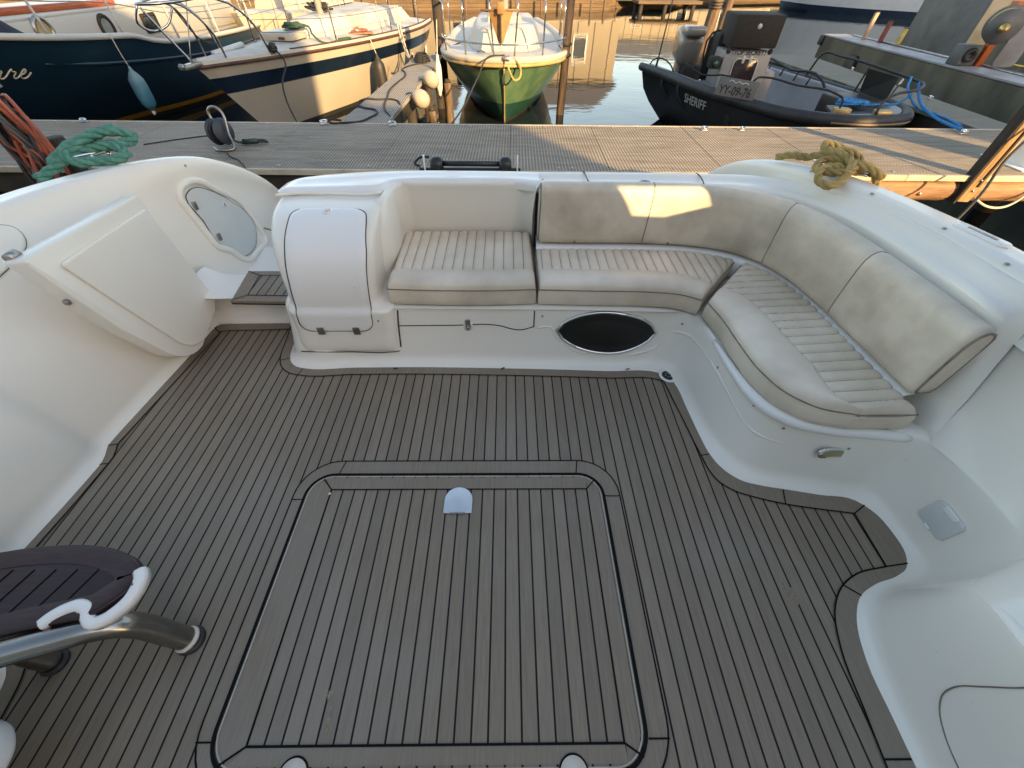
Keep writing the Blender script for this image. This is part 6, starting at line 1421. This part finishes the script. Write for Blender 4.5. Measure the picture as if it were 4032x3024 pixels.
# ---- white yacht and work vessel at the right
yt = root('white_motor_yacht', 'large white yacht hull with a navy boot stripe lying far off at upper right', 'yacht', (18.9, 31.5, 0), rz=-2.45+math.pi)
D = [(0, 0, 2.6), (.6, .6, 2.5), (2, 1.5, 2.3), (4, 2.0, 2.1), (8, 2.1, 1.9), (12, 1.9, 1.8)]; Wl = [(.9, 0, WATER), (1.3, .3, WATER), (2.4, 1.0, WATER), (4.2, 1.6, WATER), (8, 1.9, WATER), (11.8, 1.7, WATER)]
M['bigwhite'] = mat('yacht_white', (.62, .64, .66), (.56, .58, .60), 1.5, .2, coat=.4)
ytD = [Vector((a, b_, c)) for a, b_, c in D]; Dc, Wc = hull(yt, D, Wl, .8, [(.88, 'bigwhite'), (1.0, 'navy')], None)
deck(yt, Dc, M['bigwhite']); trunk(yt, [(-1.2, 3), (1.2, 3), (1.5, 5), (1.5, 11), (-1.5, 11), (-1.5, 5)], 2.1, 3.6, .15, M['bigwhite'])
yt.location = (15.6, 33.0, 0); yt.rotation_euler = (0, 0, -2.30)
wv = root('work_vessel', 'grey and green work vessel with tyre fenders, moored beyond the concrete pontoon', 'work boat', (12.8, 13.8, WATER))
M['wvg'] = mat('vessel_grey', (.13, .135, .135), (.07, .075, .075), 2, .6); M['wvgreen'] = mat('vessel_green', (.02, .11, .09), (.015, .08, .07), 3, .5); M['orange'] = mat('orange_steel', (.55, .14, .03), (.42, .09, .02), 4, .45); M['yell'] = mat('yellow_paint', (.75, .52, .05), rough=.4)
obj('hull', prism([(11.4, 12.8), (13.9, 11.4), (16.8, 12.0), (16.8, 16.8), (14.7, 18.4), (11.6, 15.2)], -.8, 1.25, .06), M['wvg'], wv, sharp=40)
obj('corner_post', box((13.92, 11.42, .55), (.18, .18, 1.5), .02), M['wvgreen'], wv); obj('boot_band', prism([(11.37, 12.77), (13.9, 11.37), (16.83, 11.97), (16.83, 16.83), (14.7, 18.44), (11.57, 15.23)], -.5, -.12, .02), M['wvgreen'], wv, sharp=40)
for x, y, z in ((13.2, 11.8, 1.05),): obj('tyre_fender', lathe([(.14, -.07), (.24, -.07), (.27, 0), (.24, .07), (.14, .07), (.12, 0)], (x, y-.06, z), 20, (-.5, -.87, 0)), M['rubber'], wv)
obj('fender_board', box((12.2, 12.3, .5), (.09, .10, 1.2), .01, rz=-.5), M['trim'], wv); obj('fender_board', box((12.8, 11.98, .5), (.09, .10, 1.2), .01, rz=-.5), M['trim'], wv); obj('fender_board', box((12.5, 12.14, .98), (.62, .10, .11), .01, rz=-.5), M['trim'], wv)
# slipway winch with orange frame standing on the pontoon
sw = root('boat_hoist', 'orange steel hoist frame with a grey drum and a yellow ring on the concrete pontoon', 'hoist', (7.0, 7.6, .5))
obj('upright', box((7.10, 7.55, .80), (.10, .10, .60), .01), M['orange'], sw, sharp=40); obj('cross_beam', box((7.85, 7.50, 1.15), (1.7, .12, .12), .01), M['orange'], sw, sharp=40); obj('upright', box((8.5, 7.50, .8), (.10, .10, 1.0), .01), M['orange'], sw, sharp=40)
obj('side_plate', prism(rrect(-.16, -.30, .18, .42, .06, 3), 0, .02, .004, frame=frame((7.38, 7.45, .80), (1, 0, 0), (0, -1, 0))), mat('plate_grey', (.30, .30, .31), (.22, .22, .23), 4, .5), sw, sharp=40)
obj('drum', lathe([(.19, 0), (.20, .02), (.17, .04), (.10, .05), (.10, .17), (.19, .19), (.19, .21)], (6.98, 7.44, .98), 28, (-.55, -.80, -.1)), mat('drum_grey', (.20, .195, .19), (.13, .13, .125), 6, .6), sw); obj('yellow_ring', lathe([(.165, 0), (.172, .012), (.165, .025), (.12, .025)], (6.945, 7.39, .978), 28, (-.55, -.80, -.1)), M['yell'], sw)
obj('axle', lathe([(.055, 0), (.055, .10), (.035, .11), (.035, .18), (.0001, .18)], (6.86, 7.27, .96), 18, (-.55, -.80, -.1)), mat('brass', (.55, .38, .14), rough=.3, metal=.7), sw)
obj('base_block', box((6.88, 7.62, .62), (.26, .22, .24), .02), M['wvg'], sw, sharp=40); obj('bearing', lathe([(.085, 0), (.085, .03), (.04, .035), (.035, .01), (.0001, .01)], (6.86, 7.50, .63), 20, (-.2, -1, 0)), M['rubber'], sw)
line('yellow_line', 'thin yellow line running across to the dark pontoon at the right edge', [(7.6, 7.6, .52), (8.6, 7.4, .42), (9.6, 7.2, .36), (10.8, 7.1, .40)], .010, M['yell'])
# ------------------------------------------------------------------ loose gear
# starboard stern rope on its cleat
def cleat(p, dirv, parent_label, label):
    q = root('deck_cleat', label, 'cleat', p); d = Vector(dirv).normalized(); p = Vector(p)
    obj('horn', tube([p-d*.13+Vector((0, 0, .055)), p-d*.05+Vector((0, 0, .05)), p+d*.05+Vector((0, 0, .05)), p+d*.13+Vector((0, 0, .055))], [.008, .013, .013, .008], 10, 4), M['chrome'], q)
    for s in (1, -1): obj('foot', tube([p+d*.04*s, p+d*.035*s+Vector((0, 0, .05))], .014, 10), M['chrome'], q)
    return q
cleat((1.66, 2.12, .80), (-.55, .80, 0), '', 'chrome cleat under the tan rope on the starboard aft gunwale')
P = [(1.40, 2.42, .84), (1.47, 2.36, .865), (1.55, 2.30, .87), (1.60, 2.22, .90), (1.70, 2.16, .93), (1.80, 2.12, .915), (1.84, 2.05, .88), (1.74, 2.03, .87), (1.62, 2.06, .885), (1.50, 2.04, .88), (1.45, 1.97, .85), (1.50, 1.90, .845), (1.60, 1.93, .87),
     (1.72, 2.02, .90), (1.82, 1.98, .895), (1.92, 1.96, .87), (1.93, 2.06, .86), (1.84, 2.14, .90), (1.76, 2.24, .92), (1.66, 2.30, .93), (1.62, 2.22, .92), (1.70, 2.08, .915), (1.66, 1.96, .89), (1.56, 1.98, .88), (1.50, 2.10, .87), (1.58, 2.16, .89), (1.76, 2.06, .90), (1.90, 2.02, .88), (1.97, 1.98, .80)]
P = [(1.625+(x-1.72)*.60, 2.07+(y-2.12)*.78, .862+(z-.86)*1.05) for x, y, z in P]
tagp(obj('mooring_rope', rope(P, .0175, 8, seg=7), M['ropeyel']), 'thick tan laid rope coiled over the starboard aft cleat, partly in golden sun', 'rope')
# green rope on the port aft gunwale
cleat((-2.12, 2.28, .81), (.45, .9, 0), '', 'chrome cleat under the green rope on the port aft gunwale')
P = [(-2.36, 2.06, .78), (-2.28, 2.14, .82), (-2.20, 2.22, .87), (-2.12, 2.30, .93), (-2.04, 2.42, .96), (-1.96, 2.52, .94), (-1.90, 2.56, .90), (-1.95, 2.47, .88), (-2.08, 2.40, .90), (-2.20, 2.38, .90), (-2.30, 2.34, .87), (-2.34, 2.24, .84), (-2.28, 2.18, .84),
     (-2.16, 2.26, .88), (-2.06, 2.36, .89), (-1.95, 2.40, .88), (-1.88, 2.38, .85), (-1.90, 2.30, .835), (-2.02, 2.24, .84), (-2.12, 2.18, .85), (-2.18, 2.20, .90), (-2.14, 2.34, .93), (-2.06, 2.46, .95), (-2.00, 2.54, .96)]
P = [(-2.15+(x+2.12)*.66, 2.24+(y-2.30)*.72, .85+(z-.85)*.75) for x, y, z in P]
tagp(obj('mooring_rope', rope(P, .0235, 8, seg=7), M['ropegreen']), 'thick sea-green rope looped over the port aft cleat', 'rope')
# orange and black hose coil hanging on a post at the left
HC = Vector((-3.22, 3.06, .66))
hp = root('hose_post', 'dark timber post carrying the orange and black hose coils at the left edge', 'post', (-3.18, 3.26, -.35))
obj('timber', tube([(-3.24, 3.24, -1.2), (-3.25, 3.24, .3), (-3.26, 3.23, .66)], .065, 12, 3), M['dpile'], hp); obj('hook', tube([(-3.25, 3.18, .62), (-3.25, 3.06, .60), (-3.25, 3.02, .66)], .014, 8, 4), M['steelr'], hp)
def coil(seed, n, m, label, nm, rr, jit, rad=(.14, .28), cz=.66):
    rnd = random.Random(seed); pts = []
    for i in range(n):
        k = i/8*2*math.pi*1.03; a_ = rad[0]*(1+jit*(rnd.random()-.5)); b_ = rad[1]*(1+jit*(rnd.random()-.5))
        if i % 6 == 0: cxj, czj = .13*jit*(rnd.random()-.5), .26*jit*(rnd.random()-.5)
        pts.append((HC.x-.04+cxj+a_*math.cos(k)*.8, HC.y-.10+.10*rnd.random()-.12*math.cos(k)*.3, cz+czj+b_*math.sin(k)))
    return tagp(obj(nm, tube(pts, rr, 7, 5), m), label, 'hose')
coil(2, 70, M['rubber'], 'black cables coiled on the left post under the orange hose', 'cable_coil', .012, .45)
coil(5, 46, mat('grey_cable', (.10, .10, .095), rough=.5), 'grey cable coiled together with the black cables on the left post', 'cable_coil', .010, .40, (.13, .25))
coil(11, 58, M['hose'], 'orange hose looped loosely over the coil on the left post', 'hose_coil', .0115, 1.2, (.15, .24), .64)
# cable reel
rl = root('cable_reel', 'black cable reel with a grey tube stand on the shaded left part of the pier', 'cable reel', (-2.47, 3.95, DOCK))
c = Vector((-2.50, 3.95, .515)); ax = Vector((.93, -.30, .12)).normalized()
for s, nm in ((-.045, 'flange'), (.045, 'flange')): obj(nm, lathe([(.02, -.004), (.095, -.006), (.100, 0), (.095, .006), (.02, .004)], c+ax*s, 28, ax), mat('reel_plastic', (.035, .04, .055), rough=.4), rl)
wnd = []
for i in range(90): a = i*.42; r_ = .058+.014*(i/90)+.004*math.sin(i); wnd.append(c+ax*(.034*math.sin(i*.13))+(ax.orthogonal().normalized()*math.cos(a)+ax.cross(ax.orthogonal().normalized())*math.sin(a))*r_)
obj('wound_cable', tube(wnd, .009, 6), M['rubber'], rl)
obj('stand', tube([(-2.55, 4.0, .56), (-2.56, 4.02, .66), (-2.50, 4.01, .685), (-2.45, 4.0, .665), (-2.42, 3.93, .50), (-2.38, 3.84, .415), (-2.48, 3.80, .415), (-2.56, 3.86, .415)], .010, 8, 5), M['steelr'], rl)
obj('plug_lead', tube([(-2.46, 3.93, .48), (-2.36, 3.98, .42), (-2.25, 4.02, .42), (-2.18, 4.05, .415), (-2.22, 4.10, .412), (-2.34, 4.08, .412), (-2.42, 4.0, .42)], .008, 6, 5), M['rubber'], rl); obj('socket', tube([(-2.36, 3.99, .43), (-2.24, 4.01, .43)], .022, 10), mat('dark_green_plug', (.02, .05, .04), rough=.4), rl)
line('thin_cable', 'thin brown cable lying on the pier left of the black reel', [(-2.62, 4.30, .404), (-2.8, 4.25, .404), (-3.05, 4.12, .404), (-3.25, 3.98, .404)], .006, M['beamd'])
line('thin_cable', 'thin dark cable from the reel towards the near edge of the pier', [(-2.44, 3.82, .405), (-2.36, 3.70, .405), (-2.22, 3.58, .405), (-2.12, 3.45, .405), (-2.05, 3.36, .39)], .005, M['beamd'])
# red and white fender tip beyond the port wing
fender((-1.93, 3.33, .24), .32, .07, mat('scuffed_fender', (.55, .50, .46), (.45, .12, .10), 4, .5), 'scuffed white and red fender between the port wing and the pier', None, (.75, -.2, -.4))
# boarding step on the pier edge
bs = root('boarding_roller', 'black tube roller with round ends and white brackets at the pier edge behind the seat', 'roller', (-.32, 3.42, DOCK))
obj('tube_bar', tube([(-.60, 3.385, .455), (.01, 3.375, .455)], .020, 12), M['black'], bs)
for x in (-.56, -.02): obj('end_wheel', lathe([(.02, -.05), (.050, -.045), (.062, -.02), (.062, .02), (.050, .045), (.02, .05)], (x, 3.385, .442), 22, (1, 0, 0)), M['black'], bs)
for x in (-.655, .075): obj('bracket', box((x, 3.38, .45), (.012, .03, .13), .003), M['gelw'], bs)
obj('end_hook', tube([(-.70, 3.40, .43), (-.74, 3.42, .44), (-.70, 3.43, .48), (-.62, 3.42, .49)], .010, 6, 4), M['black'], bs); obj('base_bar', box((-.30, 3.40, .412), (.80, .05, .022), .004), M['black'], bs)
# black hose on the finger pier and between
hz_ = DOCK+.006
line('black_hose', 'black hose snaking along the finger pier from its far end', [(-1.30, 8.15, hz_), (-1.42, 8.05, hz_), (-1.56, 7.80, hz_), (-1.60, 7.55, hz_), (-1.52, 7.35, hz_), (-1.47, 7.10, hz_), (-1.50, 6.6, hz_), (-1.50, 6.1, hz_), (-1.45, 5.75, hz_), (-1.42, 5.45, hz_), (-1.36, 5.2, hz_), (-1.25, 4.95, hz_-.02), (-1.21, 4.75, .30)], .010, M['ropeblk'])
line('black_hose', 'black hose crossing the finger pier and hanging off its right side', [(-1.78, 5.72, .38), (-1.70, 5.70, hz_), (-1.55, 5.68, hz_), (-1.40, 5.70, hz_), (-1.30, 5.62, hz_), (-1.25, 5.48, .40), (-1.20, 5.3, .2), (-1.18, 5.0, 0)], .010, M['ropeblk'])
line('black_hose', 'black hose curling over the near end of the finger pier to the pier ring', [(-1.76, 5.38, .38), (-1.70, 5.36, hz_), (-1.60, 5.28, hz_), (-1.48, 5.22, hz_), (-1.42, 5.08, hz_), (-1.46, 4.88, hz_), (-1.52, 4.74, hz_), (-1.66, 4.68, hz_+.004), (-1.80, 4.68, hz_+.004), (-1.84, 4.72, hz_+.02), (-1.76, 4.78, hz_+.004), (-1.70, 4.70, hz_+.02)], .010, M['ropeblk'])
tagp(obj('rope_coil', rope([(-1.40+.13*math.cos(a)*(1-.02*a), 8.25+.16*math.sin(a), DOCK+.015+.004*a) for a in [.6*i for i in range(40)]], .014, 4), M['ropeblk']), 'flat black coil of line at the far end of the finger pier', 'rope')
# white bumpers bolted to the side of the finger pier
for x, y, z, lb in ((-1.085, 5.95, .36, 'white round bumper on the side of the finger pier, the nearer of two'), (-1.055, 6.75, .42, 'white round bumper on the side of the finger pier, the farther of two')):
    q = root('round_bumper', lb, 'bumper', (x, y, z), 'bumpers on the finger pier')
    obj('ball', lathe([(.01, -.13), (.05, -.115), (.085, -.085), (.100, -.03), (.100, .03), (.085, .085), (.05, .115), (.01, .13)], (x, y, z), 24, (.55, -.8, 0)), mat('bumper_white', (.45, .40, .33), (.34, .29, .23), 5, .5), q)
    obj('hook', tube([(x-.16, y-.05, DOCK+.02), (x-.10, y-.06, DOCK+.03), (x-.08, y-.08, DOCK-.02), (x-.03, y-.12, z-.05)], .009, 6, 4), M['rubber'], q)
fender((-1.045, 7.55, .58), .48, .048, mat('grey_white_fender', (.58, .56, .52), (.48, .46, .42), 5, .5), 'long slim white fender hanging beside the bow of the green boat', (-1.03, 7.75, .95), (-.03, -.03, -1))
line('spring_line', 'thin dark line from the tall pile to the stern of the green boat', [(-1.10, 9.15, .42), (-.95, 9.25, .50), (-.75, 9.3, .56)], .010, M['ropeblk'])
line('pile_line', 'thin line from the green boat deck to the slim brown pile', [(.88, 8.9, .55), (.93, 8.6, .50), (.96, 8.42, .48)], .008, M['ropeblk'])
# cord at the quarter locker
line('tan_cord', 'short tan cord at the lower corner of the port quarter locker', [(-1.78, 2.80, .205), (-1.70, 2.78, .195), (-1.55, 2.74, .20), (-1.4, 2.7, .22)], .006, M['ropeyel'])
# debris on the moulding
for (x, y, z, lb) in ((.66, 1.53, .020, 'brown leaf on the moulding under the bench'), (-.62, 1.545, .012, 'short dark twig on the moulding under the locker'), (-.03, 1.535, .02, 'curled dark crumb on the moulding under the single seat')):
    tagp(obj('leaf_scrap', box((x, y, z), (.022 if 'leaf' in lb else .026, .009, .002), .0005, rz=random.random()), M['hose'] if 'leaf' in lb else M['beamd']), lb, 'debris')
# unseen panel added to starboard: its opening shapes the sun patch on the cushion

sv = [(1.05-.0, .86), (1.05, 1.80), (-.42, 1.80), (-.42, .86)]
op = [(-.265, 1.725), (.452, 1.436), (.501, 1.318), (.183, 1.39), (-.121, 1.523)]
ot = [(-.80, 2.12), (.98, 2.12), (.98, .90), (.2, .87), (-.80, .87)]
def lp(pts, x): return [(x, y, z) for y, z in pts]
obj('side_or_shade_panel', grid([lp(op, 2.00), lp(ot, 2.00), lp(ot, 2.03), lp(op, 2.03)], closed_u=True, closed_v=True), M['canvas'], boat, smooth=False)
# old glue marks on the sole
rnd = random.Random(21)
M['glue'] = mat('tan_glue', (.30, .22, .14), (.17, .135, .10), 60, .6)
for cx, cy, a, b_, z in ((1.026, .402, .018, .034, .0008), (1.002, .432, .010, .022, .0008), (-.534, .068, .007, .038, .0071), (-.547, .125, .010, .014, .0071), (-.544, 1.20, .008, .022, .0008)):
    pl_ = [(cx+a*(.45+.75*rnd.random())*math.cos(t), cy+b_*(.45+.75*rnd.random())*math.sin(t)) for t in [2*math.pi*i/18 for i in range(18)]]
    obj('glue_mark', fill(pl_, z), M['glue'], hatch if z > .005 else boat, smooth=False)
